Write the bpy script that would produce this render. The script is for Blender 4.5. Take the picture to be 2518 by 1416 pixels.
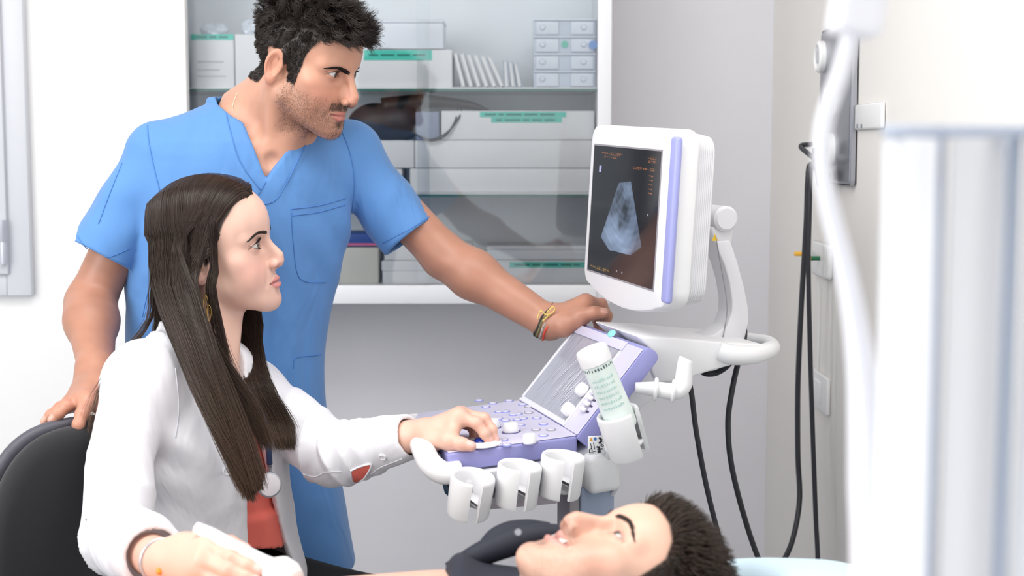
import bpy, bmesh, math, random
import numpy as np
from mathutils import Vector, Matrix

for o in list(bpy.data.objects):
    bpy.data.objects.remove(o)
random.seed(7)
rng = np.random.default_rng(7)
SC = bpy.context.scene
COL = SC.collection

# ---------------------------------------------------------------- camera
FPX = 3497.2                      # focal length in pixels of the 2518 px wide frame (50 mm on 36 mm)
PITCH = math.radians(5.5)
CAMH = 1.35
cam_data = bpy.data.cameras.new('camera')
cam_data.lens = 50.0
cam_data.sensor_width = 36.0
cam_data.clip_start = 0.05
cam_data.dof.use_dof = True
cam_data.dof.focus_distance = 2.42
cam_data.dof.aperture_fstop = 4.2
cam = bpy.data.objects.new('camera', cam_data)
cam.location = (0, 0, CAMH)
cam.rotation_euler = (math.pi / 2 - PITCH, 0, 0)
COL.objects.link(cam)
SC.camera = cam

# ---------------------------------------------------------------- world, lights, exposure
world = bpy.data.worlds.new('world')
SC.world = world
world.use_nodes = True
_bg = world.node_tree.nodes['Background']
_bg.inputs[0].default_value = (0.93, 0.96, 1.0, 1)
_bg.inputs[1].default_value = 1.06

def area(name, loc, target, sx, sy, power, color=(1, 1, 1)):
    l = bpy.data.lights.new(name, 'AREA')
    l.shape = 'RECTANGLE'
    l.size, l.size_y, l.energy, l.color = sx, sy, power, color
    o = bpy.data.objects.new(name, l)
    o.location = loc
    d = Vector(target) - Vector(loc)
    o.rotation_euler = d.to_track_quat('-Z', 'Y').to_euler()
    COL.objects.link(o)
    return o

area('window_daylight', (-2.35, 0.75, 1.95), (-0.2, 2.4, 1.1), 2.2, 1.8, 54, (1.0, 0.98, 0.96))  # area lamp standing for daylight from an unseen side window
area('ceiling_panel_light', (-0.3, 1.75, 2.72), (-0.3, 1.9, 0), 2.2, 1.2, 36, (1.0, 0.98, 0.95))

vs = SC.view_settings
vs.view_transform = 'Standard'
vs.look = 'None'
vs.exposure = 0.27
vs.gamma = 1.0
vs.use_curve_mapping = False

# ---------------------------------------------------------------- measuring helpers
def P(px, py, Y):
    """world point at depth Y that the photograph shows at (px, py)"""
    a = (px - 1259) / FPX
    b = -(py - 708) / FPX
    c, s = math.cos(PITCH), math.sin(PITCH)
    r = np.array([a, c + b * s, -s + b * c])
    return np.array([0, 0, CAMH]) + r * (Y / r[1])

def PZ(px, py, z):
    a = (px - 1259) / FPX
    b = -(py - 708) / FPX
    c, s = math.cos(PITCH), math.sin(PITCH)
    r = np.array([a, c + b * s, -s + b * c])
    return np.array([0, 0, CAMH]) + r * ((z - CAMH) / r[2])

# ---------------------------------------------------------------- materials
def srgb(r, g, b):
    f = lambda c: ((c / 255) / 12.92 if c / 255 <= 0.04045 else ((c / 255 + 0.055) / 1.055) ** 2.4)
    return (f(r), f(g), f(b), 1.0)

MATS = {}
def mat(name, color=(0.8, 0.8, 0.8, 1), rough=0.5, metal=0.0, bump=0.0, bscale=200.0, var=0.0, vscale=8.0,
        attr=None, sss=0.0, spec=0.5, emit=None, estr=0.0, coat=0.0, sheen=0.0, bdist=0.001, sssr=(1.0, 0.4, 0.25)):
    if name in MATS:
        return MATS[name]
    m = bpy.data.materials.new(name)
    m.use_nodes = True
    nt = m.node_tree
    b = nt.nodes['Principled BSDF']
    b.inputs['Base Color'].default_value = color
    b.inputs['Roughness'].default_value = rough
    b.inputs['Metallic'].default_value = metal
    b.inputs['Specular IOR Level'].default_value = spec
    b.inputs['Coat Weight'].default_value = coat
    b.inputs['Sheen Weight'].default_value = sheen
    if sss > 0:
        b.inputs['Subsurface Weight'].default_value = sss
        b.inputs['Subsurface Radius'].default_value = sssr
        b.inputs['Subsurface Scale'].default_value = 0.004
    tc = nt.nodes.new('ShaderNodeTexCoord')
    src = None
    if attr:
        a = nt.nodes.new('ShaderNodeAttribute')
        a.attribute_name = attr
        src = a.outputs['Color']
    if var > 0:
        n = nt.nodes.new('ShaderNodeTexNoise')
        n.inputs['Scale'].default_value = vscale
        n.inputs['Detail'].default_value = 4
        nt.links.new(tc.outputs['Object'], n.inputs['Vector'])
        mr = nt.nodes.new('ShaderNodeMapRange')
        mr.inputs[1].default_value, mr.inputs[2].default_value = 0.3, 0.7
        mr.inputs[3].default_value, mr.inputs[4].default_value = 1 - var, 1 + var
        nt.links.new(n.outputs['Fac'], mr.inputs[0])
        mx = nt.nodes.new('ShaderNodeMix')
        mx.data_type = 'RGBA'
        mx.blend_type = 'MULTIPLY'
        mx.inputs[0].default_value = 1.0
        if src is None:
            mx.inputs[6].default_value = color
        else:
            nt.links.new(src, mx.inputs[6])
        nt.links.new(mr.outputs[0], mx.inputs[7])
        src = mx.outputs[2]
    if src is not None:
        nt.links.new(src, b.inputs['Base Color'])
    if bump > 0:
        n = nt.nodes.new('ShaderNodeTexNoise')
        n.inputs['Scale'].default_value = bscale
        n.inputs['Detail'].default_value = 3
        nt.links.new(tc.outputs['Object'], n.inputs['Vector'])
        bp = nt.nodes.new('ShaderNodeBump')
        bp.inputs['Strength'].default_value = bump
        bp.inputs['Distance'].default_value = bdist
        nt.links.new(n.outputs['Fac'], bp.inputs['Height'])
        nt.links.new(bp.outputs[0], b.inputs['Normal'])
    if emit is not None:
        b.inputs['Emission Color'].default_value = emit
        b.inputs['Emission Strength'].default_value = estr
    MATS[name] = m
    return m

# ---------------------------------------------------------------- object helpers
def tag(o, label=None, cat=None, group=None, kind=None):
    if label: o['label'] = label
    if cat: o['category'] = cat
    if group: o['group'] = group
    if kind: o['kind'] = kind
    return o

def empty(name, loc=(0, 0, 0), rz=0.0):
    o = bpy.data.objects.new(name, None)
    o.location = loc
    o.rotation_euler = (0, 0, rz)
    o.empty_display_size = 0.05
    COL.objects.link(o)
    return o

def link(name, me, m, parent=None, smooth=False, keep_world=True):
    """one mesh object; vertices are in world space unless the parent carries its own frame"""
    o = bpy.data.objects.new(name, me)
    COL.objects.link(o)
    if m is not None:
        me.materials.append(m)
    if smooth:
        me.shade_smooth()
    if parent is not None:
        o.parent = parent
        if keep_world:
            bpy.context.view_layer.update()
            o.matrix_parent_inverse = parent.matrix_world.inverted()
    return o

def pydata(name, V, Fc, m, parent=None, smooth=False, keep_world=True, col=None):
    me = bpy.data.meshes.new(name)
    V = np.asarray(V, dtype=float)
    if isinstance(Fc, np.ndarray):
        Fc = Fc.tolist()
    me.from_pydata(V.tolist(), [], Fc)
    me.update()
    if col is not None:
        at = me.color_attributes.new('Col', 'FLOAT_COLOR', 'POINT')
        at.data.foreach_set('color', np.asarray(col, dtype=np.float32).ravel())
    return link(name, me, m, parent, smooth, keep_world)

def bm_obj(name, bm, m, parent=None, smooth=False, keep_world=True, mtx=None, autosmooth=None):
    if mtx is not None:
        bmesh.ops.transform(bm, matrix=mtx, verts=bm.verts)
    bmesh.ops.recalc_face_normals(bm, faces=bm.faces)
    me = bpy.data.meshes.new(name)
    bm.to_mesh(me)
    bm.free()
    o = link(name, me, m, parent, smooth or autosmooth is not None, keep_world)
    if autosmooth is not None:
        me.set_sharp_from_angle(angle=math.radians(autosmooth))
    return o

def bm_box(bm, lo, hi, bev=0.0, seg=2, mtx=None):
    r = bmesh.ops.create_cube(bm, size=1.0)
    vs_ = r['verts']
    lo, hi = Vector(lo), Vector(hi)
    for v in vs_:
        v.co = Vector(((v.co.x + .5) * (hi.x - lo.x) + lo.x, (v.co.y + .5) * (hi.y - lo.y) + lo.y, (v.co.z + .5) * (hi.z - lo.z) + lo.z))
    if bev > 0:
        es = list({e for v in vs_ for e in v.link_edges})
        r2 = bmesh.ops.bevel(bm, geom=es, offset=bev, segments=seg, affect='EDGES', profile=0.5)
        vs_ = list({v for f in r2['faces'] for v in f.verts} | {v for v in vs_ if v.is_valid})
    if mtx is not None:
        bmesh.ops.transform(bm, matrix=mtx, verts=[v for v in vs_ if v.is_valid])
    return vs_

def box(name, lo, hi, m, parent=None, bev=0.0, seg=2, mtx=None, keep_world=True):
    bm = bmesh.new()
    bm_box(bm, lo, hi, bev, seg)
    return bm_obj(name, bm, m, parent, keep_world=keep_world, mtx=mtx, autosmooth=40 if bev > 0 else None)

def catmull(pts, n):
    """n samples of a Catmull-Rom curve through pts (k, d)"""
    p = np.asarray(pts, dtype=float)
    p = np.vstack([2 * p[0] - p[1], p, 2 * p[-1] - p[-2]])
    k = len(p) - 3
    t = np.linspace(0, k, n)
    i = np.minimum(t.astype(int), k - 1)
    u = (t - i)[:, None]
    a, b, c, d = p[i], p[i + 1], p[i + 2], p[i + 3]
    return 0.5 * (2 * b + (c - a) * u + (2 * a - 5 * b + 4 * c - d) * u ** 2 + (3 * b - a - 3 * c + d) * u ** 3)

def frames(C):
    C = np.asarray(C, float)
    T = np.gradient(C, axis=0)
    T /= np.linalg.norm(T, axis=1)[:, None] + 1e-12
    n = np.cross(T[0], [0, 0, 1.0])
    if np.linalg.norm(n) < 1e-3:
        n = np.cross(T[0], [1.0, 0, 0])
    n /= np.linalg.norm(n)
    N = [n]
    for i in range(1, len(C)):
        n = N[-1] - T[i] * np.dot(N[-1], T[i])
        n /= np.linalg.norm(n) + 1e-12
        N.append(n)
    N = np.array(N)
    return T, N, np.cross(T, N)

def tube_data(C, r, sides=10, cap=True):
    C = np.asarray(C, float)
    n = len(C)
    r = np.broadcast_to(np.asarray(r, float), (n,))
    T, N, B = frames(C)
    a = np.linspace(0, 2 * np.pi, sides, endpoint=False)
    V = C[:, None] + r[:, None, None] * (np.cos(a)[None, :, None] * N[:, None] + np.sin(a)[None, :, None] * B[:, None])
    V = V.reshape(-1, 3)
    Fc = []
    for i in range(n - 1):
        for j in range(sides):
            k = (j + 1) % sides
            Fc.append([i * sides + j, i * sides + k, (i + 1) * sides + k, (i + 1) * sides + j])
    if cap:
        Fc.append(list(range(sides))[::-1])
        Fc.append([(n - 1) * sides + j for j in range(sides)])
    return V, Fc

def tube(name, pts, r, m, parent=None, n=40, sides=10, cap=True, keep_world=True, smooth=True):
    C = catmull(pts, n) if n else np.asarray(pts, float)
    if np.ndim(r) > 0:
        r = np.interp(np.linspace(0, 1, len(C)), np.linspace(0, 1, len(r)), r)
    V, Fc = tube_data(C, r, sides, cap)
    return pydata(name, V, Fc, m, parent, smooth, keep_world)

def lathe_data(prof, sides=32, a0=0.0, a1=2 * math.pi):
    prof = np.asarray(prof, float)
    full = abs(a1 - a0 - 2 * math.pi) < 1e-6
    a = np.linspace(a0, a1, sides, endpoint=not full)
    k = len(prof)
    V = np.stack([prof[None, :, 0] * np.cos(a)[:, None], prof[None, :, 0] * np.sin(a)[:, None], np.broadcast_to(prof[None, :, 1], (sides, k))], -1).reshape(-1, 3)
    Fc = []
    for i in range(sides if full else sides - 1):
        j = (i + 1) % sides
        for q in range(k - 1):
            Fc.append([i * k + q, j * k + q, j * k + q + 1, i * k + q + 1])
    return V, Fc

def lathe(name, prof, m, parent=None, loc=(0, 0, 0), axis=(0, 0, 1), sides=32, keep_world=True, smooth=True, sharp=40):
    V, Fc = lathe_data(prof, sides)
    q = Vector((0, 0, 1)).rotation_difference(Vector(axis)).to_matrix()
    V = V @ np.array(q).T + np.asarray(loc, float)
    o = pydata(name, V, Fc, m, parent, smooth, keep_world)
    if smooth and sharp:
        o.data.set_sharp_from_angle(angle=math.radians(sharp))
    return o

def copy_tree(o, parent=None):
    c = o.copy()
    COL.objects.link(c)
    c.parent = parent
    for ch in list(o.children):
        copy_tree(ch, c)
    return c

# ---------------------------------------------------------------- signed-distance modelling
F32 = np.float32
def smin(a, b, k):
    h = np.maximum(k - np.abs(a - b), 0) / k
    return np.minimum(a, b) - h * h * (k * 0.25)
def smax(a, b, k):
    h = np.maximum(k - np.abs(a - b), 0) / k
    return np.maximum(a, b) + h * h * (k * 0.25)
def nrm2(q):
    return np.sqrt(np.einsum('ij,ij->i', q, q))
def ell(p, c, r):
    r = np.asarray(r, F32)
    q = (p - np.asarray(c, F32)) / r
    k0 = nrm2(q) + 1e-9
    k1 = nrm2(q / r) + 1e-9
    return k0 * (k0 - 1) / k1
def sph(p, c, r):
    return nrm2(p - np.asarray(c, F32)) - r
def cap(p, a, b, ra, rb=None):
    rb = ra if rb is None else rb
    a = np.asarray(a, F32)
    b = np.asarray(b, F32)
    ba = b - a
    q = p - a
    h = np.clip(q @ (ba / F32(max(float(ba @ ba), 1e-12))), 0, 1)
    return nrm2(q - h[:, None] * ba) - (ra + (rb - ra) * h)
def chain(p, pts, rad, k=0.004):
    d = None
    for i in range(len(pts) - 1):
        c = cap(p, pts[i], pts[i + 1], rad[i], rad[i + 1])
        d = c if d is None else smin(d, c, k)
    return d
def pathq(p, C, R):
    """distance to a smooth tapering path sampled as polyline; returns (d, arclength fraction)"""
    best = np.full(len(p), 1e9, F32)
    bt = np.zeros(len(p), F32)
    n = len(C) - 1
    for i in range(n):
        a = np.asarray(C[i], F32); b = np.asarray(C[i + 1], F32)
        ba = b - a
        q = p - a
        h = np.clip(q @ ba / max(float(ba @ ba), 1e-12), 0, 1)
        d = q - h[:, None] * ba
        dd = nrm2(d) - (R[i] + (R[i + 1] - R[i]) * h)
        m = dd < best
        best = np.where(m, dd, best)
        bt = np.where(m, (i + h) / n, bt)
    return best, bt

def surface(f, lo, hi, h, B=8, margin=1.6, snap=2):
    """naive surface nets of f < 0 on a sparse grid; returns vertices and quads"""
    lo = np.asarray(lo, float); hi = np.asarray(hi, float)
    nb = np.ceil((hi - lo) / (h * B)).astype(int)
    n = nb * B + 1
    ax = [np.arange(nb[i]) for i in range(3)]
    bi = np.stack(np.meshgrid(*ax, indexing='ij'), -1).reshape(-1, 3)
    cen = (lo + (bi + 0.5) * (B * h)).astype(F32)
    v = np.concatenate([f(c) for c in np.array_split(cen, max(1, len(cen) // 40000))])
    keep = bi[np.abs(v) < B * h * 0.866 * margin]
    G = np.full(tuple(n), np.nan, F32)
    loc = np.stack(np.meshgrid(*[np.arange(B + 1)] * 3, indexing='ij'), -1).reshape(-1, 3)
    step = 48
    for s in range(0, len(keep), step):
        idx = (keep[s:s + step, None] * B + loc[None]).reshape(-1, 3)
        G[idx[:, 0], idx[:, 1], idx[:, 2]] = f((lo + idx * h).astype(F32))
    S = G < 0
    ok = ~np.isnan(G)
    c8 = lambda A: [A[i:A.shape[0] - 1 + i, j:A.shape[1] - 1 + j, k:A.shape[2] - 1 + k] for i in (0, 1) for j in (0, 1) for k in (0, 1)]
    cs = c8(S); co = c8(ok)
    anyS = np.logical_or.reduce(cs); allS = np.logical_and.reduce(cs); allok = np.logical_and.reduce(co)
    act = np.argwhere(anyS & ~allS & allok)
    if len(act) == 0:
        return np.zeros((0, 3)), np.zeros((0, 4), int)
    corner = np.array([[i, j, k] for i in (0, 1) for j in (0, 1) for k in (0, 1)])
    val = np.stack([G[act[:, 0] + c[0], act[:, 1] + c[1], act[:, 2] + c[2]] for c in corner], 1)
    acc = np.zeros((len(act), 3)); cnt = np.zeros(len(act))
    for a in range(8):
        for b in range(a + 1, 8):
            if np.abs(corner[a] - corner[b]).sum() != 1:
                continue
            m = (val[:, a] < 0) != (val[:, b] < 0)
            t = np.where(m, val[:, a] / np.where(m, val[:, a] - val[:, b], 1), 0)
            acc += np.where(m[:, None], corner[a] + t[:, None] * (corner[b] - corner[a]), 0)
            cnt += m
    V = lo + (act + acc / cnt[:, None]) * h
    ID = np.full(tuple(n - 1), -1, np.int32)
    ID[act[:, 0], act[:, 1], act[:, 2]] = np.arange(len(act))
    Q = []
    for d in range(3):
        e = np.eye(3, dtype=int)[d]
        u, w = [np.eye(3, dtype=int)[(d + 1) % 3], np.eye(3, dtype=int)[(d + 2) % 3]]
        A = S[:S.shape[0] - e[0], :S.shape[1] - e[1], :S.shape[2] - e[2]]
        Bm = S[e[0]:, e[1]:, e[2]:]
        oo = ok[:S.shape[0] - e[0], :S.shape[1] - e[1], :S.shape[2] - e[2]] & ok[e[0]:, e[1]:, e[2]:]
        ed = np.argwhere((A != Bm) & oo)
        g = (ed @ u > 0) & (ed @ w > 0) & (ed @ u < (n @ u) - 1) & (ed @ w < (n @ w) - 1)
        ed = ed[g]
        q = np.stack([ID[tuple((ed - s * u - t * w).T)] for s, t in ((1, 1), (0, 1), (0, 0), (1, 0))], 1)
        inside = S[tuple(ed.T)]
        q = np.where(inside[:, None], q, q[:, ::-1])
        Q.append(q[(q >= 0).all(1)])
    Q = np.concatenate(Q)
    for _ in range(snap):
        p = V.astype(F32)
        d0 = np.concatenate([f(c) for c in np.array_split(p, max(1, len(p) // 30000))])
        g = np.zeros_like(V)
        for i in range(3):
            q = p.copy(); q[:, i] += h * 0.5
            d1 = np.concatenate([f(c) for c in np.array_split(q, max(1, len(q) // 30000))])
            g[:, i] = (d1 - d0) / (h * 0.5)
        gn = np.linalg.norm(g, axis=1)
        stepv = -(d0 / np.maximum(gn, 0.3) ** 2)[:, None] * g * 0.8
        sl = np.linalg.norm(stepv, axis=1)
        stepv *= np.minimum(1, h * 0.6 / np.maximum(sl, 1e-9))[:, None]
        V = V + stepv
    return V, Q

def sdf_obj(name, f, lo, hi, h, m, parent=None, colf=None, snap=2, margin=1.6):
    V, Q = surface(f, lo, hi, h, snap=snap, margin=margin)
    return pydata(name, V, Q, m, parent, True, True, None if colf is None else colf(V))

def merge_parts(parts):
    V, Q, k = [], [], 0
    for v, q in parts:
        V.append(v); Q.append(q + k); k += len(v)
    return np.concatenate(V), np.concatenate(Q)

def bridge(V, Q, parts, anchors):
    """ties the separately sampled pieces of one body together under the clothing: a thin face from each later piece to the first"""
    st = np.cumsum([0] + [len(v) for v, _ in parts])
    T = []
    for i in range(1, len(parts)):
        a = np.asarray(anchors[i - 1], float)
        i0 = np.argsort(((V[st[0]:st[1]] - a) ** 2).sum(1))[:1] + st[0]
        ii = np.argsort(((V[st[i]:st[i + 1]] - a) ** 2).sum(1))[:2] + st[i]
        T.append([int(i0[0]), int(ii[0]), int(ii[1])])
    return Q.tolist() + T

def noise3(p, scale, seed=0):
    """cheap smooth pseudo-noise in [-1, 1]"""
    r = np.random.default_rng(seed)
    out = np.zeros(len(p), F32)
    for i in range(6):
        k = r.normal(size=3); k /= np.linalg.norm(k)
        out += np.sin((p @ (k * scale * r.uniform(.6, 1.5)).astype(F32)) + r.uniform(0, 6.28)).astype(F32)
    return out / 4.0
# ---------------------------------------------------------------- heads (local frame: x to the subject's right, y forward, z up, eye level z = 0)
def head_sdf(p, g):
    """g: dict of proportions; p: (n, 3) local points in metres"""
    x = np.abs(p[:, 0])
    q = np.stack([x, p[:, 1], p[:, 2]], 1)
    fem = g.get('fem', 0.0)
    jw = g.get('jaw', 1.0)
    d = ell(q, (0, -.012, .036), (.0745, .099, .083))
    d = smin(d, ell(q, (0, .030, .036), (.060, .060, .054)), .03)
    d = smin(d, ell(q, (0, .030, -.034), (.058, .053, .068)), .03)
    d = smin(d, ell(q, (0, .058, -.070), (.036, .034, .034)), .024)
    # lower jaw
    d = smin(d, cap(q, (.049 * jw, .004, -.062), (.019, .066, -.099), .0165, .0145), .028)
    d = smin(d, ell(q, (0, .030, -.082), (.043 * jw, .05, .024)), .02)
    cz = g.get('chin_z', -.101)
    cy = g.get('chin_y', .0775)
    d = smin(d, ell(q, (0, cy, cz), (.020, .0175, .0165)), .018)
    # cheek bones, cheeks
    ck = g.get('cheek', 1.0)
    d = smin(d, ell(q, (.047, .049, -.021), (.019 * ck, .018 * ck, .013 * ck)), .028)
    d = smin(d, ell(q, (.036, .058, -.050), (.020, .018, .022)), .024)
    # brow ridge
    br = g.get('brow', 1.0)
    d = smin(d, cap(q, (.010, .0795, .0165), (.047, .0625, .0155), .0085 * br, .008 * br), .014)
    # eye sockets
    d = smax(d, -ell(q, (.0345, .0905, .0005), (.0205, .0150, .0125)), .011)
    d = smax(d, -ell(q, (.017, .091, -.004), (.007, .010, .010)), .010)
    # nose
    nt = g.get('nose_tip', (.1065, -.041))
    nb = g.get('nose_bridge', .0815)
    ns = g.get('ns', 1.0)
    d = smin(d, cap(q, (0, nb, .008), (0, nt[0] - .0065 * ns, nt[1] + .010), .0070 * ns, .0078 * ns), .011)
    d = smin(d, ell(q, (0, nt[0] - .0090 * ns, nt[1]), (.0098 * ns, .0095 * ns, .0085 * ns)), .007)
    d = smin(d, ell(q, (0, nt[0] - .0240, nt[1] + .008), (.0095 * ns, .0170, .0165)), .008)
    al = g.get('ala', 1.0)
    d = smin(d, ell(q, (.0122 * al, nt[0] - .0165, nt[1] - .0030), (.0066 * ns, .0095 * ns, .0076 * ns)), .0055)
    d = smin(d, cap(q, (0, nt[0] - .008, nt[1] - .0065), (0, nt[0] - .0165, nt[1] - .0105), .0044, .0050), .004)
    d = smax(d, -ell(q, (.0068, nt[0] - .0125, nt[1] - .0125), (.0034, .0062, .0044)), .0025)
    # groove beside the nose wing to the mouth corner
    sm = g.get('smile', 0.0)
    d = smax(d, -cap(q, (.0200, nt[0] - .019, nt[1] + .001), (.0320 + .003 * sm, .0870, -.0700), .0012 + .0012 * sm, .0010), .010)
    # mouth
    ml = g.get('mouth_z', -.0745)
    my = g.get('mouth_y', .0985)
    mw = g.get('mouth_w', .0245)
    lf = g.get('lip', 1.0)
    op = g.get('open', 0.0)
    cs = g.get('corner', 0.0)                       # raised mouth corners
    d = smin(d, cap(q, (0, my - .0045, ml + .0048 + op * .4), (mw, my - .0145, ml + .0008 + cs), .0052 * lf, .0016), .0045)
    d = smin(d, cap(q, (.004, my - .0050, ml - .0058 - op * .6), (mw * .92, my - .0145, ml - .0010 + cs), .0060 * lf, .0016), .0045)
    gap = cap(q, (0, my + .002, ml - op * .1), (mw * 1.0, my - .0125, ml + cs), .0012 + op * .5, .0010)
    d = smax(d, -gap, .0025)
    d = smax(d, -ell(q, (0, my + .0035, ml + .0155), (.0035, .0060, .0070)), .004)      # philtrum
    d = smax(d, -ell(q, (0, my + .0045, ml - .0190), (.018, .0085, .0050)), .009)       # under the lower lip
    # eyelids around the eyeball
    E = (.0318, .0700, .0000)
    eo = g.get('eye_open', 1.0)
    d = smin(d, sph(q, E, .0136), .006)
    ct = math.cos(.10); st = math.sin(.10)
    ex = (q[:, 0] - E[0]) * ct + q[:, 2] * st
    ez = -(q[:, 0] - E[0]) * st + q[:, 2] * ct
    t = ex / .0142
    up = (.0056 * eo) * (1 - t * t)
    dn = -.0046 * eo * (1 - t * t)
    alm = np.maximum(ez - up, dn - ez)
    alm = np.maximum(alm, -(sph(q, E, .0116)))
    alm = np.maximum(alm, E[1] + .003 - q[:, 1])
    d = smax(d, -alm, .0012)
    # crease above the upper lid
    cr = np.abs(sph(q, (E[0], E[1] - .001, E[2] + .0005), .0142))
    crz = np.abs(ez - (.0094 * (1 - (ex / .019) ** 2)))
    d = d + np.where((q[:, 1] > .070) & (np.abs(ex) < .018), .0009 * np.exp(-(crz / .0011) ** 2), 0).astype(F32)
    # ear
    er = g.get('ear', 1.0)
    c0 = np.array((.0755, g.get('ear_y', -.010), -.012), F32)
    e = (q - c0) / er
    a = .38                                         # stands off the head at the back
    ca, sa = math.cos(a), math.sin(a)
    exx = e[:, 0] * ca - e[:, 1] * sa * -1.0
    eyy = e[:, 0] * sa * -1.0 + e[:, 1] * ca
    b = .16
    cb, sb = math.cos(b), math.sin(b)
    ey = eyy * cb - e[:, 2] * sb
    ezz = eyy * sb + e[:, 2] * cb
    el = np.stack([exx, ey, ezz], 1)
    wd = .0165 + .002 * np.clip(ezz / .03, -1, 1)
    rr = np.sqrt((ey / wd) ** 2 + (ezz / .0305) ** 2)
    disc = np.maximum((rr - 1) * .0165, np.abs(exx + .0005) - .0020)
    ring = np.sqrt(((rr - .90) * .017) ** 2 + (exx - .0042) ** 2) - .0033 * np.clip(1.15 + ezz / .045, .6, 1.2)
    anti = np.sqrt((np.sqrt(((ey + .0005) / .0095) ** 2 + ((ezz - .002) / .0205) ** 2) - .95) ** 2 * .0001 + (exx - .002) ** 2) - .0026
    anti = np.where(ey > .004, anti + .004, anti)
    ear = smin(disc, ring, .003)
    ear = smin(ear, anti, .003)
    ear = smin(ear, ell(el, (.002, .002, -.0265), (.0042, .0090, .0085)), .005)          # lobe
    ear = smin(ear, ell(el, (.002, .0125, -.004), (.0040, .0040, .0060)), .004)          # tragus
    ear = smax(ear, -ell(el, (.0065, .0040, -.0045), (.0078, .0080, .0115)), .003)       # concha
    root = cap(q, (.066, .006 + g.get('ear_y', -.010), -.028), (.069, -.002 + g.get('ear_y', -.010), .008), .009, .008)
    d = smin(d, root, .008)
    d = smin(d, ear * er, .0045)
    return d

def head_near(L, g):
    """head_sdf near the head, a cheap bound away from it"""
    r = nrm2(L - np.array((0, .005, .0), F32))
    d = r - F32(.115)
    m = r < .165
    if m.any():
        d[m] = head_sdf(L[m], g)
    return d

def head_frame(origin, yaw, pitch, roll, s=1.0):
    """yaw: 0 faces the camera (-Y), +90 deg faces +X; pitch up positive; roll tips the crown to the subject's left"""
    y, pt, r = math.radians(yaw), math.radians(pitch), math.radians(roll)
    f = np.array([math.sin(y) * math.cos(pt), -math.cos(y) * math.cos(pt), math.sin(pt)])
    l = -np.array([math.cos(y), math.sin(y), 0.0])      # subject's right
    u = np.cross(l, f)
    l2 = l * math.cos(r) + u * math.sin(r)
    u2 = np.cross(l2, f)
    return dict(o=np.asarray(origin, float), R=np.stack([l2, f, u2], 1), s=s)
def to_local(p, fr):
    return ((p - fr['o'].astype(p.dtype)) @ fr['R'].astype(p.dtype)) / F32(fr['s'])
def to_world(p, fr):
    return (np.asarray(p, float) * fr['s']) @ fr['R'].T + fr['o']

def mixc(c, d, w):
    return c * (1 - w[:, None]) + np.asarray(d, float)[None, :3] * w[:, None]
def gauss(v, s):
    return np.exp(-(v / s) ** 2)
def sstep(a, b, v):
    t = np.clip((v - a) / (b - a), 0, 1)
    return t * t * (3 - 2 * t)

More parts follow.
